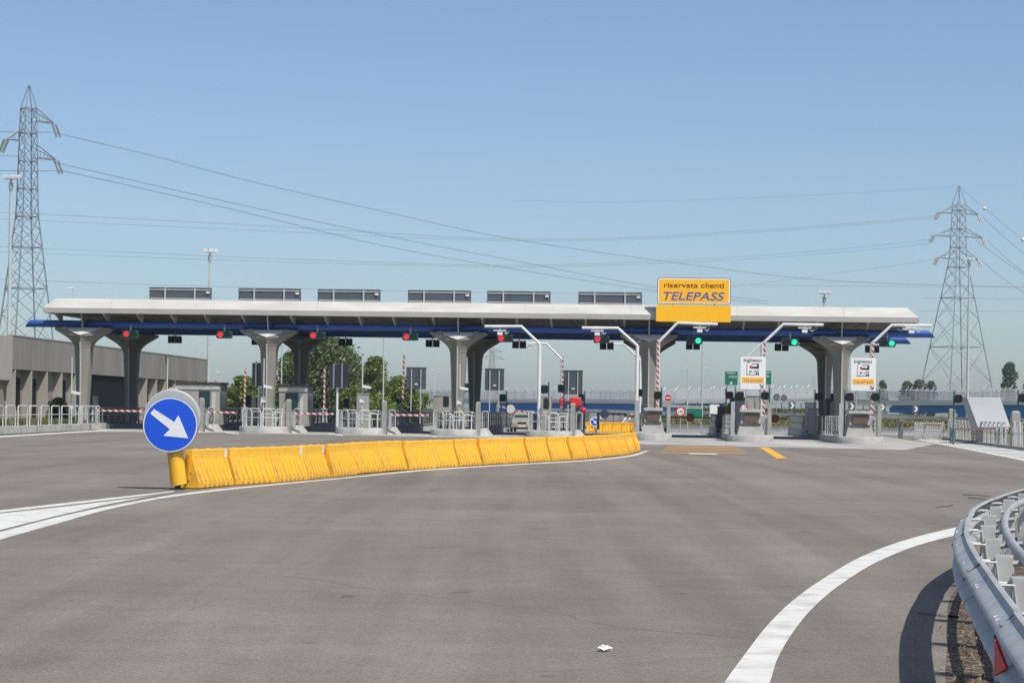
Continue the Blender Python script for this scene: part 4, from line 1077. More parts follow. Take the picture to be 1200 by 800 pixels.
o = MB().loft([[(-.15,-.13,0),(.15,-.13,0),(.15,.13,0),(-.15,.13,0)],[(-.15,-.13,1.9),(.15,-.13,1.9),(.15,.13,1.9),(-.15,.13,1.9)],[(-.09,-.08,1.97),(.09,-.08,1.97),(.09,.08,1.97),(-.09,.08,1.97)]]).build('concrete_post', 'concrete', loc=(q.x,q.y,0)); tag(o, 'square concrete post at the right end of the left railing', 'post')
# leftmost island side fence behind
p = thing('side_fence', 'dark barred fence under the canopy right of the leftmost pillar', 'fence', T(PIL[0]+.9,0,0), RZ)
bars(p, 0, -2, 24, .3, .95, name='bars'); MB().box(-.2,-2.5,0,.2,24,.3).build('plinth', 'galv_dark', p)

# ================================================================== RIGHT RAILING
def gp(x, y): v = gnd(x, y); return Vector((v.x, v.y, 0))
RA = [(1072,514.8),(1109,514.6),(1182,524.5),(1260,535)]
P0, P1, P2, P3 = [gp(*r_) for r_ in RA]
wallseg('kerb', 'x', P2, P1, .3, .14, 'concrete', struct_=True); wallseg('kerb', 'x', P3, P2, .3, .14, 'concrete', struct_=True); wallseg('kerb', 'x', P1, P0+Vector((0,0,0)), .3, .06, 'concrete', struct_=True)
railing('low hooped railing below the right pylon', P0+Vector((0,.2,0)), P1+Vector((-.1,.2,0)), .06, 1.0, .17*2, .2, r=.025)
railing('long hooped railing running to the right edge, in front of the slanted slab', P1+Vector((.1,.15,0)), P2+Vector((-.1,.15,0)), .14, 1.08, 2.0, 1.45, r=.045)
railing('hooped railing piece at the right edge of the picture', P2+Vector((.1,.15,0)), P3+Vector((0,.15,0)), .14, 1.12, 1.9, 1.4, r=.045)
for (x, y, yt, lb) in ((1115,513.5,478.5,'square concrete post at the far end of the right railing'),(1189.5,525,481,'square concrete post near the right edge of the picture')):
    v = gp(x, y); zt = at(x, yt, v.y).z
    o = MB().loft([[(-.2,-.18,0),(.2,-.18,0),(.2,.18,0),(-.2,.18,0)],[(-.2,-.18,zt-.1),(.2,-.18,zt-.1),(.2,.18,zt-.1),(-.2,.18,zt-.1)],[(-.12,-.1,zt),(.12,-.1,zt),(.12,.1,zt),(-.12,.1,zt)]]).build('concrete_post', 'concrete', loc=(v.x,v.y,0)); tag(o, lb, 'post')
def free_arm(label, pa, pb, Ya, Yb, r=.05):
    a = at(*pa, Ya); b = at(*pb, Yb); L_ = (b-a).length
    p = thing('lane_barrier', label, 'barrier arm', (a.x,a.y,0), 0, 'red and white lane barriers')
    o = MB().box(0,-r,-r,L_,r,r).build('arm', 'stripe', p, loc=(0,0,a.z)); o.rotation_euler = (b-a).to_track_quat('X','Z').to_euler()
    MB().box(-.15,-.1,0,.12,.15,a.z+.1).build('drive_box', 'galv_dark', p, bevel=.02)
free_arm('red and white arm in front of the long right railing', (1117,502.5), (1181,502), 118, 108)
free_arm('red and white arm over the low railing below the right pylon', (1056,493.6), (1103,498.3), 140, 132)
# slanted slab
a = [at(1133,465,120), at(1172,465.5,120), at(1184,500,116), at(1146,500,116)]
o = MB().prism([tuple(v) for v in a], (.05,.9,-.1)); o.prism([tuple(v+Vector((0,.02,0))) for v in (at(1133,465,120), at(1146,500,116), at(1140,500,119), at(1129.5,466,123))], (.02,.7,0))
lo = at(1146,500,116)
sl = o.build('slanted_slab', 'slab'); tag(sl, 'large pale grey slanted slab behind the right railing', 'slab')
for x in (1150,1178):
    v = at(x,500,116.5); b_ = MB().box(v.x-.15,v.y+.05,0,v.x+.15,v.y+.6,v.z).build('foot', 'concrete', sl)

# ================================================================== GUARDRAIL (foreground right)
outer_px = [(1200,571),(1170,579),(1137.5,592),(1124.5,604),(1118.5,618),(1121,637.5),(1137.5,670),(1170,722),(1200,765)]
og = [gnd(x, y, .75) for x, y in outer_px]
og = [Vector((v.x,v.y,0)) for v in og]
ext0 = [og[0]+(og[0]-og[1]).normalized()*k for k in (9,6,3)]
e1v = (og[-1]-og[-2]).normalized(); ext1 = [og[-1]+e1v*k + Vector((-.02*k*k*0,0,0)) for k in (2,4,6,8)]
gpath = catmull(ext0 + og + ext1, 14)
ga_ = [0]
for i in range(1, len(gpath)): ga_.append(ga_[-1]+(gpath[i]-gpath[i-1]).length)
def gat(t): return along(gpath, ga_, t)
def gnorm(t):
    a = gat(t-.1); b = gat(t+.1); dv = (b-a).normalized(); return dv, Vector((dv.y,-dv.x,0))
n_ = gnorm(ga_[-1]*.5)[1]
outsgn = 1 if n_.x < 0 else -1
def sweep(t0, t1, prof, off, step=.12):
    rings = []; n = max(2, int((t1-t0)/step))
    for i in range(n+1):
        t = t0+(t1-t0)*i/n; c = gat(t); dv, nn = gnorm(t); nn = nn*outsgn
        rings.append([(c.x+nn.x*(o_+off), c.y+nn.y*(o_+off), z) for o_, z in prof])
    return rings
def wprof(th=.012):
    base = []
    N = 30
    for i in range(N+1):
        u = i/N; z = .755-.31*u
        o_ = .042*(1-math.cos(u*4*math.pi))  # two waves
        o_ -= .0
        base.append((o_-.0, z))
    # round top lip
    base = [(o_-.078, z) for o_, z in base]
    base = [(-.022-.078,.752),(-.012-.078,.762),(.004-.078,.763)] + base[1:]
    back = [(o_-th, z) for o_, z in reversed(base)]
    return base + back
gr = thing('guardrail', 'curved galvanised guardrail nose in the near right corner', 'guardrail', (0,0,0))
tot = ga_[-1]; seg = 3.2; t = 0; WP = wprof(); k = 0
while t < tot-.3:
    t1 = min(t+seg+.12, tot)
    wb_ = MB().loft(sweep(t, t1, WP, .0 if k % 2 else .006))
    # splice bolts
    bm_ = MB()
    for dt in (.05,.11):
        c = gat(t+dt); dv, nn = gnorm(t+dt); nn = nn*outsgn
        for zz in (.712,.66):
            u = (.755-zz)/.31; o_ = .042*(1-math.cos(u*4*math.pi))+.008-.078
            bm_.tube([c+nn*(o_)+Vector((0,0,zz)), c+nn*(o_+.012)+Vector((0,0,zz))], .010, 6)
    fuse('rail_beam', [(wb_,'galv'),(bm_,'galv_dark')], gr)
    t += seg; k += 1
# inner rail (rounded C channel)
def cprof(): 
    return [(-.035+.03*math.cos(a)*1.0, .735+.036*math.sin(a)) for a in [2*math.pi*i/12 for i in range(12)]]
MB().loft(sweep(0, tot, cprof(), -.34)).build('inner_rail', 'galv', gr)
MB().loft(sweep(0, tot, [(o_, z-.42) for o_, z in cprof()], -.32)).build('lower_rail', 'galv_dark', gr)
# posts with spacers
t = .8; pk = 0
while t < tot-.2:
    c = gat(t); dv, nn = gnorm(t); nn = nn*outsgn; cc = c - nn*.25
    w_ = .05; th = .05
    pr = []
    for a_, b_ in ((-w_,-th),(w_,-th),(w_,-th+.012),(-w_+.012,-th+.012),(-w_+.012,th-.012),(w_,th-.012),(w_,th),(-w_,th)):
        v = cc + dv*b_ + nn*a_; pr.append((v.x, v.y, -.05))
    post = MB().prism(pr, (0,0,.80)).build('post', 'galv_light', gr, smooth=False)
    # flat face plate looking along the rail
    v0 = cc - dv*(th+.004)
    MB().hexa([tuple(v0-nn*w_*1.15+Vector((0,0,.02))),tuple(v0+nn*w_*1.15+Vector((0,0,.02))),tuple(v0+nn*w_*1.15+dv*.008+Vector((0,0,.02))),tuple(v0-nn*w_*1.15+dv*.008+Vector((0,0,.02))),
               tuple(v0-nn*w_*1.15+Vector((0,0,.76))),tuple(v0+nn*w_*1.15+Vector((0,0,.76))),tuple(v0+nn*w_*1.15+dv*.008+Vector((0,0,.76))),tuple(v0-nn*w_*1.15+dv*.008+Vector((0,0,.76)))]).build('face_plate', 'galv_light', gr, smooth=False)
    for zz in (.70,.50):
        for o2 in (-.07,.07):
            P = [c+dv*o2+nn*-.01+Vector((0,0,zz)), c+dv*o2-nn*.12+Vector((0,0,zz+.02)), c+dv*o2-nn*.2+Vector((0,0,zz+.02)), c+dv*o2*.8-nn*.22+Vector((0,0,zz-.12))]
            MB().tube(P, .010, 6).build('spacer_loop', 'galv_light', gr)
    MB().tube([cc+Vector((0,0,.70)), cc-nn*.2+Vector((0,0,.73))], .02, 6).build('bracket', 'galv', gr)
    t += 1.75; pk += 1
# red reflector triangle in the web
def tnear(px, py):
    best = None
    for i in range(400):
        tt = tot*i/400; c = gat(tt); v = Vector((c.x, c.y, .62))
        X = v.x/v.y*F+600
        if v.y > 0 and v.y < 12:
            e = abs(X-px)
            if best is None or e < best[0]: best = (e, tt)
    return best[1]
tr = tnear(1172, 740)+.35; c = gat(tr); dv, nn = gnorm(tr); nn = nn*outsgn
MB().prism([tuple(c+nn*(.012-(a_+.1)*.25)+dv*a_+Vector((0,0,z))) for a_, z in ((-.10,.52),(.05,.57),(-.10,.67))], tuple(nn*.012)).build('reflector', 'red', gr, smooth=False)
# verge inside the rail: litter on dirt, its tone darkened for rail shade
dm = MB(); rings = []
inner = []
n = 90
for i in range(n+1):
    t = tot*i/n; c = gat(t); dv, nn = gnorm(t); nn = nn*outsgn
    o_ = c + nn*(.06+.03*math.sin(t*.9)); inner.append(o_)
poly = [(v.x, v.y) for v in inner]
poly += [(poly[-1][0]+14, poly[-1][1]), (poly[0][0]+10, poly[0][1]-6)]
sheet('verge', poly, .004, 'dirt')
lit = MB()
for i in range(9000):
    t = random.uniform(tot*.15, tot*.98); c = gat(t); dv, nn = gnorm(t); nn = nn*outsgn
    q = c - nn*abs(random.gauss(0,.7)) + nn*(.02 if random.random() < .9 else random.uniform(0,.45)) + dv*random.uniform(-.1,.1)
    a = random.uniform(0,6.28); l = random.uniform(.01,.035); h_ = random.uniform(.003,.03); wv = random.uniform(.004,.014)
    u = Vector((math.cos(a),math.sin(a),0)); x = Vector((-u.y,u.x,0))
    z_ = Vector((0,0,.006)); lit.poly([q-x*wv+z_, q+x*wv+z_, q+u*l+x*wv*.5+Vector((0,0,h_)), q+u*l-x*wv*.5+Vector((0,0,h_))])
o = lit.build('dry_litter', 'litter', smooth=False, fix=False); tag(o, 'dry leaves and stalks under the guardrail', 'litter', kind='stuff')
# crumpled paper on the road
q = gnd(709, 762.5)
mb = MB().ball((0,0,.02), .032, 6, 1.5, 1.0, .4)
mb.v = [(v[0]+random.uniform(-.016,.016), v[1]+random.uniform(-.016,.016), max(.002, v[2]+random.uniform(-.01,.014))) for v in mb.v]
o = mb.build('crumpled_paper', 'paper', loc=(q.x,q.y,0), rotz=.4, smooth=False); tag(o, 'crumpled white paper lying on the asphalt in the foreground', 'litter')

# ================================================================== LOW BUILDING ON THE LEFT
bA = Vector((-33.75,144,0)); bB = Vector((-30.8,215,0)); bd = (bB-bA).normalized(); bn = Vector((bd.y,-bd.x,0))  # outward (right)
brz = math.atan2(bd.y, bd.x)
bl = thing('service_building', 'long low grey concrete building with fins behind the left railing', 'building', bA, brz)
LB = (bB-bA).length
# local: x along facade away from camera, y = left (inward), z up
pw_ = MB().box(0,0,3.75,LB,.35,6.0)
MB().box(-.03,-.04,6.0,LB+.03,.4,6.08).build('coping', 'concrete', bl)
MB().box(0,.64,0,LB,.9,3.75).build('recessed_wall', 'bld_low', bl)
MB().box(0,.352,3.752,LB,.64,3.80).build('soffit', 'booth_dark', bl)
MB().box(0.0,.36,5.5,LB,24,5.7).build('roof', 'concrete', bl)
MB().box(-.02,1.4,0,-.0,24,5.95).build('end_wall', 'fin', bl); MB().box(LB-.3,.36,0,LB,24,5.95).build('end_wall', 'bld_panel', bl)
MB().box(-.3,.0,3.0,.0,24,6.0).build('front_fascia', 'fin', bl)
jm = MB()
x = 1.2
while x < LB: jm.box(x-.015,-.004,3.76,x+.015,0,5.99); x += 1.2
fuse('parapet_wall', [(pw_,'bld_panel'),(jm,'booth_dark')], bl)
x = .6; k = 0
while x < LB:
    if not 21 < x < 35: MB().box(x,0.02,0,x+.32,.64,3.74).build('fin', 'fin', bl)
    if k % 3 != 2 and not 21 < x < 35: MB().box(x+.8,.61,0.1 if k % 2 else 1.0,x+3.6,.637,3.2).build('window', 'bld_dark', bl)
    x += 4.2; k += 1
MB().box(21.5,.25,0,36,.63,3.7).build('glazed_front', 'bld_dark', bl)
for (x,c_) in ((5.6,'orange'),(9.4,'red')):
    MB().box(x,.56,1.2,x+1.3,.60,2.3).build('poster', c_, bl)
MB().box(5.6,.545,1.9,6.9,.555,2.3).build('poster', 'blue', bl)

# ================================================================== LAMP MASTS
def mast(label, px, ytop, Y, r0=.12, r1=.06, head='flood', yb=None):
    q = at(px, ytop, Y)
    p = thing('lamp_mast', label, 'lamp post', (q.x, q.y, 0), random.uniform(-.3,.3))
    zt = q.z
    MB().tube([(0,0,0),(0,0,zt*.5),(0,0,zt)], [r0,(r0+r1)/2,r1], 10).build('pole', 'galv_light', p)
    if head == 'flood':
        MB().tube([(-.5,0,zt-.1),(.5,0,zt-.1)], .05, 6).build('crossbar', 'galv', p)
        for x in (-.42,.1,.5): MB().hexa([(x-.2,-.32,zt-.12),(x+.2,-.32,zt-.12),(x+.2,.25,zt+.08),(x-.2,.25,zt+.08),(x-.16,-.28,zt+.05),(x+.16,-.28,zt+.05),(x+.16,.22,zt+.22),(x-.16,.22,zt+.22)]).build('floodlight', 'galv_light', p)
        MB().tube([(0,0,zt-.9),(0,0,zt-.4)], .16, 8).build('junction', 'galv', p)
    elif head == 'small':
        MB().box(-.5,-.12,zt-.04,.1,.12,zt+.06).build('lamp_head', 'white_paint', p, bevel=.03)
    return p
mast('tall floodlight mast in front of the left pylon', 13, 208, 152, .17, .09)
mast('floodlight mast rising behind the canopy left of its middle', 246, 294, 190, .13, .07)
mast('floodlight mast rising behind the right half of the canopy', 966, 343, 200, .12, .06)
mast('floodlight mast beside the right pylon', 1136, 304, 260, .2, .1)
mast('thin lamp post behind the canopy end on the left', 85, 338, 190, .06, .03, 'small')
mast('thin lamp post in front of the tree near the second pillar', 330.5, 395, 150, .06, .035, 'none')
mast('thin lamp post right of the big tree', 450, 392, 150, .07, .04, 'none')
mast('street lamp beyond the entry lanes left of the tall pole', 806, 432, 260, .1, .06, 'small')
mast('tall thin pole beyond the lane under the yellow board', 823.5, 398, 200, .08, .06, 'none')
mast('second street lamp beyond the entry lanes', 829, 431, 300, .1, .06, 'small')
mast('street lamp far behind the second front pillar', 257, 436, 300, .1, .06, 'small')
mast('street lamp between the middle front pillar and the left dark board', 509, 434, 320, .1, .06, 'small')
mast('thin pole left of the rightmost rear pillar', 954, 441, 140, .04, .03, 'none')

# ================================================================== PYLONS
def pylon(label, px, ytop, Y, hgt, base_w, rot, levels, arms, ins=True, waist=.72, topw=.9, hang=1.5, single=False):
    top = at(px, ytop, Y); zt = top.z
    p = thing('pylon', label, 'pylon', (top.x, top.y, 0), rot)
    def hw(z):
        f_ = z/zt
        if f_ < waist: return base_w/2 + (topw/2-base_w/2)*(f_/waist)
        if f_ < .93: return topw/2*(1-.25*(f_-waist)/(.93-waist))
        return max(.04, topw/2*.75*(1-(f_-.93)/.07))
    zs = [0]; z = 0
    while z < zt*.93:
        z += max(1.3, hw(z)*2*.72); zs.append(min(z, zt*.93))
    if zs[-1] < zt*.93: zs.append(zt*.93)
    zs.append(zt)
    cor = ((-1,-1),(1,-1),(1,1),(-1,1))
    lg = MB()
    for a, b in cor:
        lg.tube([(a*hw(z), b*hw(z), z) for z in zs], .085, 4, r2=.045)
    lg.build('tower_legs', 'pylon', p, smooth=False)
    br = MB()
    for i in range(len(zs)-2):
        z0_, z1_ = zs[i], zs[i+1]; h0, h1 = hw(z0_), hw(z1_)
        for k in range(4):
            a, b = cor[k], cor[(k+1) % 4]
            A0 = (a[0]*h0,a[1]*h0,z0_); B0 = (b[0]*h0,b[1]*h0,z0_); A1 = (a[0]*h1,a[1]*h1,z1_); B1 = (b[0]*h1,b[1]*h1,z1_)
            br.tube([A0,B1], .032, 4); br.tube([B0,A1], .032, 4)
            if i % 2 == 1: br.tube([A1,B1], .045, 4)
    br.build('lattice_bracing', 'pylon', p, smooth=False)
    tips = []
    for (za, half, sides) in arms:
        z = za
        for sg in sides:
            am = MB(); h0 = hw(z)
            tip = (sg*half, 0, z-.05)
            for b in (-1,1):
                am.tube([(sg*h0,b*h0,z), tip], .05, 4); am.tube([(sg*h0,b*h0,z+1.1), tip], .05, 4)
                for f_ in (.35,.65):
                    lo = Vector((sg*h0,b*h0,z)).lerp(Vector(tip), f_); hi = Vector((sg*h0,b*h0,z+1.1)).lerp(Vector(tip), f_)
                    am.tube([lo, hi], .03, 4)
            am.build('crossarm', 'pylon', p, smooth=False)
            if ins:
                t_ = MB()
                for o_ in (-.18,.18):
                    a = Vector(tip)+Vector((o_,0,-.05)); b = a+Vector((sg*.5,0,-hang))
                    n = 14
                    t_.tube([a.lerp(b, i/(n*2)) for i in range(n*2+1)], [.06 if i % 2 else .15 for i in range(n*2+1)], 8)
                t_.build('insulator', 'insul' if single else 'white_paint', p)
            tips.append((sg, z))
    return p
Yl = 200; k_ = Yl/F
zz = lambda px, py, Y: at(px, py, Y).z
pylon('tall lattice pylon rising behind the low building on the left', 34, 100, Yl, 0, 5.2, R(38), 0, [(zz(34,141,Yl),2.6,(1,)),(zz(34,165,Yl),2.2,(-1,)),(zz(34,184,Yl),2.9,(1,))], hang=1.2, single=True, topw=1.5, waist=.62)
Yr = 300
pylon('lattice pylon with three crossarm levels on the right', 1124, 218, Yr, 0, 8.6, R(24), 0, [(zz(1124,250,Yr),3.4,(1,-1)),(zz(1124,277,Yr),4.2,(1,-1)),(zz(1124,303,Yr),3.5,(1,-1))], hang=.9, topw=1.7, waist=.70)
pylon('distant small pylon seen between the middle pillars', 577, 404, 700, 0, 5, R(20), 0, [(zz(577,412,700),3.5,(1,-1)),(zz(577,420,700),4.2,(1,-1))], ins=False, topw=1.4)

# ------------------------------------------------------------------ power lines
def wire(label, pts, Ya, Yb, r=.035):
    r *= .72
    x0, x1 = pts[0][0], pts[-1][0]
    P = [at(x, y, Ya+(Yb-Ya)*(x-x0)/(x1-x0)) for x, y in pts]
    o = MB().tube(catmull(P, 6), r, 5).build('power_line', 'wire'); tag(o, label, 'cable', 'power lines in the sky')
wire('power line sagging from the upper arm of the left pylon across to the right edge', [(62,155),(180,183),(300,214),(450,248),(600,280),(785,307),(950,327),(1100,334),(1230,337)], 200, 330)
wire('power line from the lower arm of the left pylon, upper of the close pair', [(62,190),(180,217),(300,244),(450,276),(600,305),(765,336),(900,353)], 200, 320)
wire('power line from the lower arm of the left pylon, lower of the close pair', [(68,199),(180,224),(300,252),(450,288),(600,315),(770,341),(900,356)], 200, 320)
wire('highest wire sagging to the tip of the right pylon', [(600,235),(720,236.5),(850,233),(1000,226),(1124,218.5)], 290, 300, .02)
wire('wire to the upper left arm of the right pylon, upper of the pair', [(-40,247),(50,251),(300,264),(500,276),(600,280),(720,279),(850,272),(980,263),(1098,253)], 260, 300)
wire('wire to the upper left arm of the right pylon, lower of the pair', [(-40,254),(50,258.5),(300,270),(500,279),(600,282),(720,281),(850,274.5),(980,265.5),(1096,255.5)], 262, 301, .03)
wire('wire to the middle arm of the right pylon, upper of the pair', [(-40,288),(50,291),(300,302),(500,309),(600,311),(720,308),(850,302),(980,292),(1088,281)], 260, 300, .032)
wire('wire to the middle arm of the right pylon, lower of the pair', [(-40,294),(50,297),(300,306),(500,311),(600,313),(720,310.5),(850,305),(980,296),(1090,285.5)], 262, 301, .03)
wire('wire to the lowest left arm of the right pylon', [(-40,325),(50,329),(300,337),(600,343),(760,342),(870,334),(980,320),(1094,304.5)], 260, 300, .03)
wire('line running off right from the top of the right pylon with a marker ball', [(1124,218.5),(1153,243),(1200,282),(1240,316)], 300, 260, .022)
wire('line falling right from the upper arm of the right pylon', [(1149,252),(1175,276),(1205,301),(1240,328)], 300, 265)
wire('line falling right from the middle arm of the right pylon', [(1155,280),(1180,303),(1205,323),(1240,348)], 300, 265, .03)
wire('line falling right from behind the middle arm of the right pylon', [(1143,281),(1170,301),(1205,325),(1240,348)], 301, 268, .03)
wire('line falling right from the lowest arm of the right pylon', [(1149,304),(1175,326),(1205,346),(1240,367)], 300, 265, .03)
wire('level wire crossing behind the right pylon just above the canopy', [(880,334),(1000,335),(1100,335.5),(1240,336.5)], 500, 500, .05)
wire('low level wire crossing behind the right pylon', [(1080,349),(1160,349.8),(1240,350)], 500, 500, .05)
wire('lowest level wire behind the right pylon', [(1076,364),(1160,364.6),(1240,365)], 500, 500, .05)
wire('upper wire running left from the left pylon', [(-60,153),(20,155),(62,155)], 202, 200)
wire('middle wire running left from the left pylon', [(-60,180),(15,183),(20,183)], 202, 200)
wire('lower wire running left from the left pylon', [(-60,199),(30,200.5),(68,200)], 202, 200)
for (x,y,lb) in ((1153.5,244.3,'white marker ball on the line right of the right pylon'),(1198.5,281,'white marker ball near the right edge of the sky')):
    q = at(x,y,290); o = MB().ball((0,0,0), .27, 8).build('marker_ball', 'white_sign', loc=q); tag(o, lb, 'marker ball')

# ================================================================== VEGETATION
def leafcloud(mb, c, rad, n, size, rnd):
    for i in range(n):
        while True:
            v = Vector((rnd.uniform(-1,1),rnd.uniform(-1,1),rnd.uniform(-1,1)))
            if v.length <= 1: break
        v = v * 1.0 if v.length > 0 else v
        q = Vector(c) + Vector((v.x*rad[0], v.y*rad[1], v.z*rad[2]))
        a = Vector((rnd.gauss(0,1),rnd.gauss(0,1),rnd.gauss(0,1)+.3)).normalized(); b = a.orthogonal().normalized(); d = a.cross(b)
        s = size*rnd.uniform(.6,1.4)
        mb.poly([q-b*s, q-d*s*.5, q+b*s, q+d*s*.5])
def tree(label, px, ybase_Y, ytop, wpx, m, name='leafy_tree', n=44, leaf=.16, seed=1, shape='round', per=150, cat='tree', group=None, low=.12):
    rnd = random.Random(seed); Y = ybase_Y; q = at(px, ytop, Y); h = q.z; w_ = wpx*Y/F/2
    p = thing(name, label, cat, (q.x, Y, -.02), 0, group)
    tk = MB(); r0 = max(.06, h*.022)
    tk.tube([(0,0,0),(.05,0,h*.35),(0,.05,h*.8)], [r0, r0*.75, r0*.2], 8)
    cr_ = MB()
    cz0 = h*low
    n = int(n*2.6); per = int(per*.55)
    for i in range(n):
        f_ = rnd.random(); z = cz0 + (h-cz0)*(f_**.85)
        u = (z-cz0)/(h-cz0)
        if shape == 'round': env = math.sin(math.pi*min(1, (u*.92+.10)))**.6
        elif shape == 'column': env = (.75+.25*math.sin(math.pi*u))*min(1, (1-u)*4+.15)
        else: env = max(.12, 1-u)**.8
        a = rnd.uniform(0, 6.28); rr_ = w_*env*math.sqrt(rnd.uniform(.1,1))*rnd.uniform(.75,1.08)
        cx, cy = rr_*math.cos(a), rr_*math.sin(a)*.8
        cs = max(.35, w_*(rnd.uniform(.4,.65) if shape == 'column' else rnd.uniform(.3,.5) if Y > 300 else rnd.uniform(.18,.42)))
        zc = min(z, h-cs*.6)
        leafcloud(cr_, (cx,cy,zc), (cs,cs,cs*.75), per, leaf, rnd)
        if i % 7 == 0: tk.tube([(0,0,zc*.6),(cx*.5,cy*.5,zc*.85),(cx,cy,zc)], [r0*.4,r0*.25,r0*.08], 5)
    tk.build('trunk', 'bark', p); cr_.build('crown', m, p, smooth=False, fix=False)
    return p
G = 'trees behind the toll islands'
tree('big dark green tree between the second and middle pillars', 381, 200, 396, 106, 'leaf_dark', n=120, leaf=.17, seed=3, per=170, group=G, low=.05)
tree('dark tree left of the big one, behind the second pillar', 343, 205, 412, 44, 'leaf_dark', n=44, seed=31, per=150, group=G, low=.05)
tree('bright green tree right of the big dark tree', 440, 185, 418, 54, 'leaf_bright', n=44, leaf=.15, seed=4, shape='cone', group=G, low=.04)
tree('bright low tree left of the middle grey boards', 470, 190, 441, 56, 'leaf_bright', n=44, leaf=.15, seed=5, group=G, low=.02)
tree('low bright bush in front of the big dark tree', 418, 180, 452, 44, 'leaf_bright', n=30, leaf=.14, seed=15, group=G, low=.02)
tree('round green tree between the booth and the second pillar', 285, 195, 441, 50, 'leaf_bright', n=44, leaf=.15, seed=6, group=G, low=.02)
tree('distant dark tree right of the first toll booth', 262, 330, 453, 22, 'leaf_far', n=22, leaf=.3, seed=7, per=90, group=G)
tree('low green shrubs under the left dark board', 497, 200, 462, 26, 'leaf_bright', n=20, leaf=.14, seed=8, per=100, group=G, low=.02)
tree('leafy bush in front of the low building', 68, 133, 466, 22, 'leaf_dark', name='bush', n=22, leaf=.09, seed=9, per=110, cat='bush', low=.03)
G2 = 'distant trees on the right'
tree('small distant dark tree just right of the right ticket sign', 1034, 520, 446, 13, 'leaf_far', n=20, leaf=.4, seed=10, per=70, group=G2)
for i, (x, yt, wd, lb) in enumerate(((1063,447,20,'leftmost distant tree of the clump left of the right pylon'),(1077,445,22,'middle distant tree of the clump left of the right pylon'),(1091,447,16,'rightmost distant tree of the clump left of the right pylon'))):
    tree(lb, x, 560, yt, wd, 'leaf_far', n=24, leaf=.42, seed=20+i, per=70, group=G2)
tree('tall narrow poplar near the right edge', 1183, 480, 425, 16, 'leaf_far', name='poplar', n=75, leaf=.32, seed=12, per=90, shape='column', group=G2)
tree('distant tree cut by the right edge', 1204, 500, 444, 14, 'leaf_far', n=20, leaf=.36, seed=13, per=70, group=G2)
# hedge line along the left building kerb
def tufts(name, label, region, n, hmin, hmax, m, wid=.05, seed=2, cat='grass'):
    rnd = random.Random(seed); mb = MB()
    for i in range(n):
        q = region(rnd); h = rnd.uniform(hmin, hmax)
        for k in range(3):
            a = rnd.uniform(0,6.28); u = Vector((math.cos(a),math.sin(a),0)); x = Vector((-u.y,u.x,0))
            b = q + u*rnd.uniform(0,.08); tip = b + u*h*rnd.uniform(.1,.5) + Vector((0,0,h))
            mb.poly([b-x*wid, b+x*wid, tip+x*wid*.15, tip-x*wid*.15])
    o = mb.build(name, m, smooth=False, fix=False); tag(o, label, cat, kind='stuff'); return o
tufts('grass', 'green grass and weeds behind the left railing', lambda r: Vector((-24.8-r.uniform(.3,4.5), r.uniform(92,142), -.02)), 5200, .2, .7, 'grass', .045, 3)

# grass bank beyond the station and the embankments
def terr(name, pts, m):
    mb = MB()
    for P in pts: mb.poly(P)
    return struct(mb.build(name, m, smooth=True))
def bank(name, x0, x1, y0, y1, z, m='field', slope=4):
    n = 24; rings = []
    for i in range(n+1):
        x = x0+(x1-x0)*i/n; e = min(1, min(i, n-i)/3); zz_ = z*e*(1+.1*math.sin(i*1.7))
        rings.append([(x,y0-slope,-.04),(x,y0,zz_),(x,y1,zz_*1.05),(x,y1+slope,-.04)])
    mb = MB().loft(rings, closed=False, caps=False); o = mb.build(name, m); return struct(o)
M['bank'] = mat('bank soil and grass', (.16,.16,.06), .95, var=.35, scale=.8, dirt=(.28,.24,.12), dscale=.5, damt=.8)
bank('grass_bank', 9, 58, 172, 196, .95, 'bank', 9)
tufts('grass', 'dry and green grass on the bank beyond the entry lanes', lambda r: (lambda x, y: Vector((x, y, max(-.03, min(.95,(y-163)/9*.95)) )))(r.uniform(10,56), r.uniform(163.5,190)), 12000, .06, .26, 'grass', .09, 5)
# low concrete barrier beyond the entry lanes
p = thing('concrete_barrier', 'low grey concrete barrier running behind the entry lanes', 'barrier', T(-13, 37, 0), RZ)
MB().loft([[(x,y,z) for y,z in ((-.25,0),(-.12,.15),(-.08,.5),(.08,.5),(.12,.15),(.25,0))] for x in (0,25)]).build('wall', 'galv_dark', p)
MB().box(0,-.10,.502,25,.10,.53).build('coping', 'kerb', p)

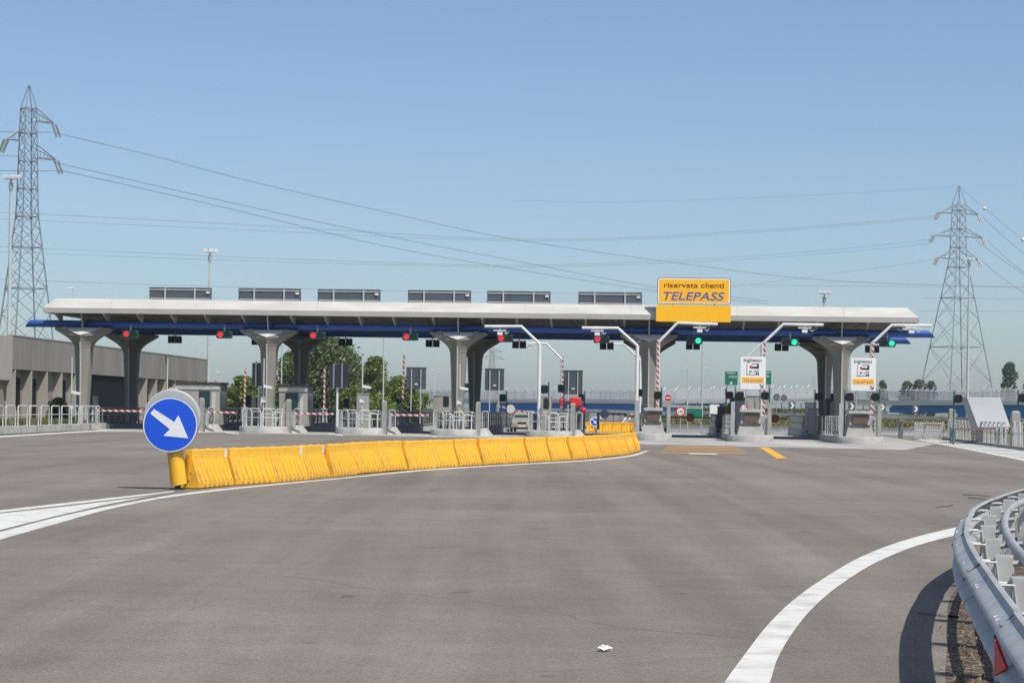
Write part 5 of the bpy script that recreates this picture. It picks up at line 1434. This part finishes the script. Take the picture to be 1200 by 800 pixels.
# ================================================================== FLYOVER
def rail_band(p, P0, P1, z0_, h, step, m='bridge_rail', spikes=True, nb=4, r=.045, name='parapet_railing'):
    mb = MB(); d = P1-P0; L_ = d.length; n = max(2, int(L_/step)); u = d.normalized()
    for i in range(n+1):
        q = P0 + d*(i/n); mb.tube([q+Vector((0,0,z0_)), q+Vector((0,0,z0_+h))], r, 4)
        if spikes: mb.tube([q+Vector((0,0,z0_+h)), q+Vector((0,-.25,z0_+h+.35))+u*.2], r*.8, 4)
    for k in range(nb+1):
        zz_ = z0_ + h*(k+.0)/nb; mb.tube([P0+Vector((0,0,zz_+.0)), P1+Vector((0,0,zz_))], r*.75, 4)
    return mb.build(name, m, p, smooth=False)
def flyover(label, pts, zdeck, gird, w_=9, spikes=True, girder_m='bridge_blue'):
    p = thing('flyover', label, 'bridge', (0,0,0))
    for i in range(len(pts)-1):
        A, B = Vector(pts[i][:2]+(0,)), Vector(pts[i+1][:2]+(0,)); za, zb_ = pts[i][2], pts[i+1][2]
        d = (B-A).normalized(); nn = Vector((-d.y,d.x,0))
        def bx(o0, o1, l, t, name, m):
            MB().hexa([A+nn*o0+Vector((0,0,za+l)),B+nn*o0+Vector((0,0,zb_+l)),B+nn*o1+Vector((0,0,zb_+l)),A+nn*o1+Vector((0,0,za+l)),
                       A+nn*o0+Vector((0,0,za+t)),B+nn*o0+Vector((0,0,zb_+t)),B+nn*o1+Vector((0,0,zb_+t)),A+nn*o1+Vector((0,0,za+t))]).build(name, m, p, smooth=False)
        bx(-.2, w_, -.35, 0, 'deck', 'bridge_conc')
        bx(-.25, .1, 0, .28, 'kerb_edge', 'bridge_conc')
        if gird[i]: bx(.4, .8, -.35-gird[i], -.36, 'girder', girder_m); bx(w_-1, w_-.6, -.35-gird[i], -.36, 'girder', girder_m)
        rb = MB(); L_ = (B-A).length; n = max(2, int(L_/1.6))
        for o_ in (0.0, w_-.2):
            for k in range(n+1):
                q = A.lerp(B, k/n)+nn*o_; z_ = za+(zb_-za)*k/n
                rb.tube([q+Vector((0,0,z_+.28)), q+Vector((0,0,z_+1.55))], .05, 4)
                if spikes: rb.tube([q+Vector((0,0,z_+1.55)), q+nn*.3+d*.15+Vector((0,0,z_+1.95))], .045, 4)
            for h_ in (.5,.75,1.0,1.25,1.55):
                rb.tube([A+nn*o_+Vector((0,0,za+h_)), B+nn*o_+Vector((0,0,zb_+h_))], .04, 4)
        rb.build('railing', 'bridge_rail', p, smooth=False)
    return p
Yf = 290
def fp(px, py, Y=Yf): v = at(px, py, Y); return (v.x, v.y, v.z)
# upper ramp: deck line from left behind the trees to far right
flyover('long blue girder flyover crossing behind the toll station', [fp(440,468.5,330),fp(560,468.8,310),fp(660,469,300),fp(750,470,290),fp(850,469,285),fp(960,467.5,280),fp(1040,471.5,270),fp(1120,471,262),fp(1200,470.6,256),fp(1300,470,250)],
        0, [0,1.35,1.35,1.3,0,0,.9,1.6,1.7,1.7])
# lower ramps and guardrails of the interchange in the middle
def low_rail(label, pts, h=.75, m='galv', tall=False):
    p = thing('crash_rail', label, 'guardrail', (0,0,0), 0, 'guardrails of the interchange beyond the station')
    P = catmull([Vector(fp(*q)) for q in pts], 5)
    mb = MB()
    for i in range(len(P)-1):
        a, b = P[i], P[i+1]
        mb.hexa([a+Vector((0,0,-.3)), b+Vector((0,0,-.3)), b+Vector((0,.06,-.3)), a+Vector((0,.06,-.3)), a, b, b+Vector((0,.06,0)), a+Vector((0,.06,0))])
    mb.build('beam', m, p, smooth=False)
    pm = MB(); acc_ = 0
    for i in range(len(P)-1):
        a, b = P[i], P[i+1]; n = max(1, int((b-a).length/3.5))
        for k in range(n):
            q = a.lerp(b, k/n); pm.box(q.x-.06, q.y+.07, -.03, q.x+.06, q.y+.19, q.z-.02)
    pm.build('posts', 'galv_dark', p, smooth=False)
    return p
low_rail('upper pale guardrail of the ramps behind the entry lanes', [(760,472.5,250),(850,476.5,245),(960,479.5,240),(1040,481.5,232)], m='bridge_conc')
low_rail('lower guardrail curving behind the entry lanes', [(775,482,220),(860,481.5,215),(940,484,210),(1050,485,205),(1110,489,200)])
low_rail('nearest guardrail on the grass bank toward the right', [(1030,486.5,198),(1075,487.5,196),(1140,489,192),(1205,492,186),(1280,495,180)])
low_rail('guardrail in front of the blue girder on the left', [(640,478,235),(700,479.5,232),(745,481,230)])
low_rail('distant ramp rail below the flyover in the middle', [(775,467.5,275),(850,468.5,272),(960,470,268),(1045,474,262)], m='bridge_rail')
bank('embankment', 18, 43, 236, 262, 1.7, 'bank', 9)
bank('embankment', 25, 48, 196+6, 216, .5, 'bank', 5)
tufts('grass', 'grass and scrub on the embankment behind the rightmost pillar', lambda r: (lambda x, y: Vector((x, y, max(0,min(1.6,(y-227)/9*1.7)))))(r.uniform(20,40), r.uniform(227,240)), 4000, .15, .45, 'grass', .16, 8)
# chevron signs
for i, (x, y, Y, lb) in enumerate(((928,475,222,'white chevron board left of the rightmost pillar'),(998,476,222,'white chevron board just right of the rightmost pillar'),(1034,477,224,'chevron board right of the right ticket sign'),(1073,479,240,'chevron board in front of the blue girder on the right'))):
    q = at(x, y, Y); p = thing('chevron_sign', lb, 'road sign', (q.x, Y, 0), RZ, 'chevron boards on the ramps')
    MB().box(-.35,0,q.z-.4,.35,.04,q.z+.4).build('board', 'board', p)
    MB().prism([(-.2,-.012,q.z+.32),(.05,-.012,q.z+.32),(.28,-.012,q.z),(.05,-.012,q.z-.32),(-.2,-.012,q.z-.32),(.03,-.012,q.z)], (0,.008,0)).build('chevron', 'white_sign', p)
    MB().tube([(0,.08,0),(0,.08,q.z+.3)], .04, 6).build('post', 'galv', p)
# cars as small specks far beyond are left out; kept: the station is the subject

# ------------------------------------------------------------------ summer haze
hm = bpy.data.materials.new('haze'); hm.use_nodes = True; n = hm.node_tree.nodes
n.remove(n['Principled BSDF']); pv = n.new('ShaderNodeVolumePrincipled')
pv.inputs['Color'].default_value = (.80, .88, 1.0, 1); pv.inputs['Density'].default_value = .0002; pv.inputs['Anisotropy'].default_value = .2
hm.node_tree.links.new(pv.outputs[0], n['Material Output'].inputs['Volume'])
hz = MB().box(-520, -40, -1.03, 520, 900, 60).build('haze', hm, smooth=False)
hz['kind'] = 'stuff'
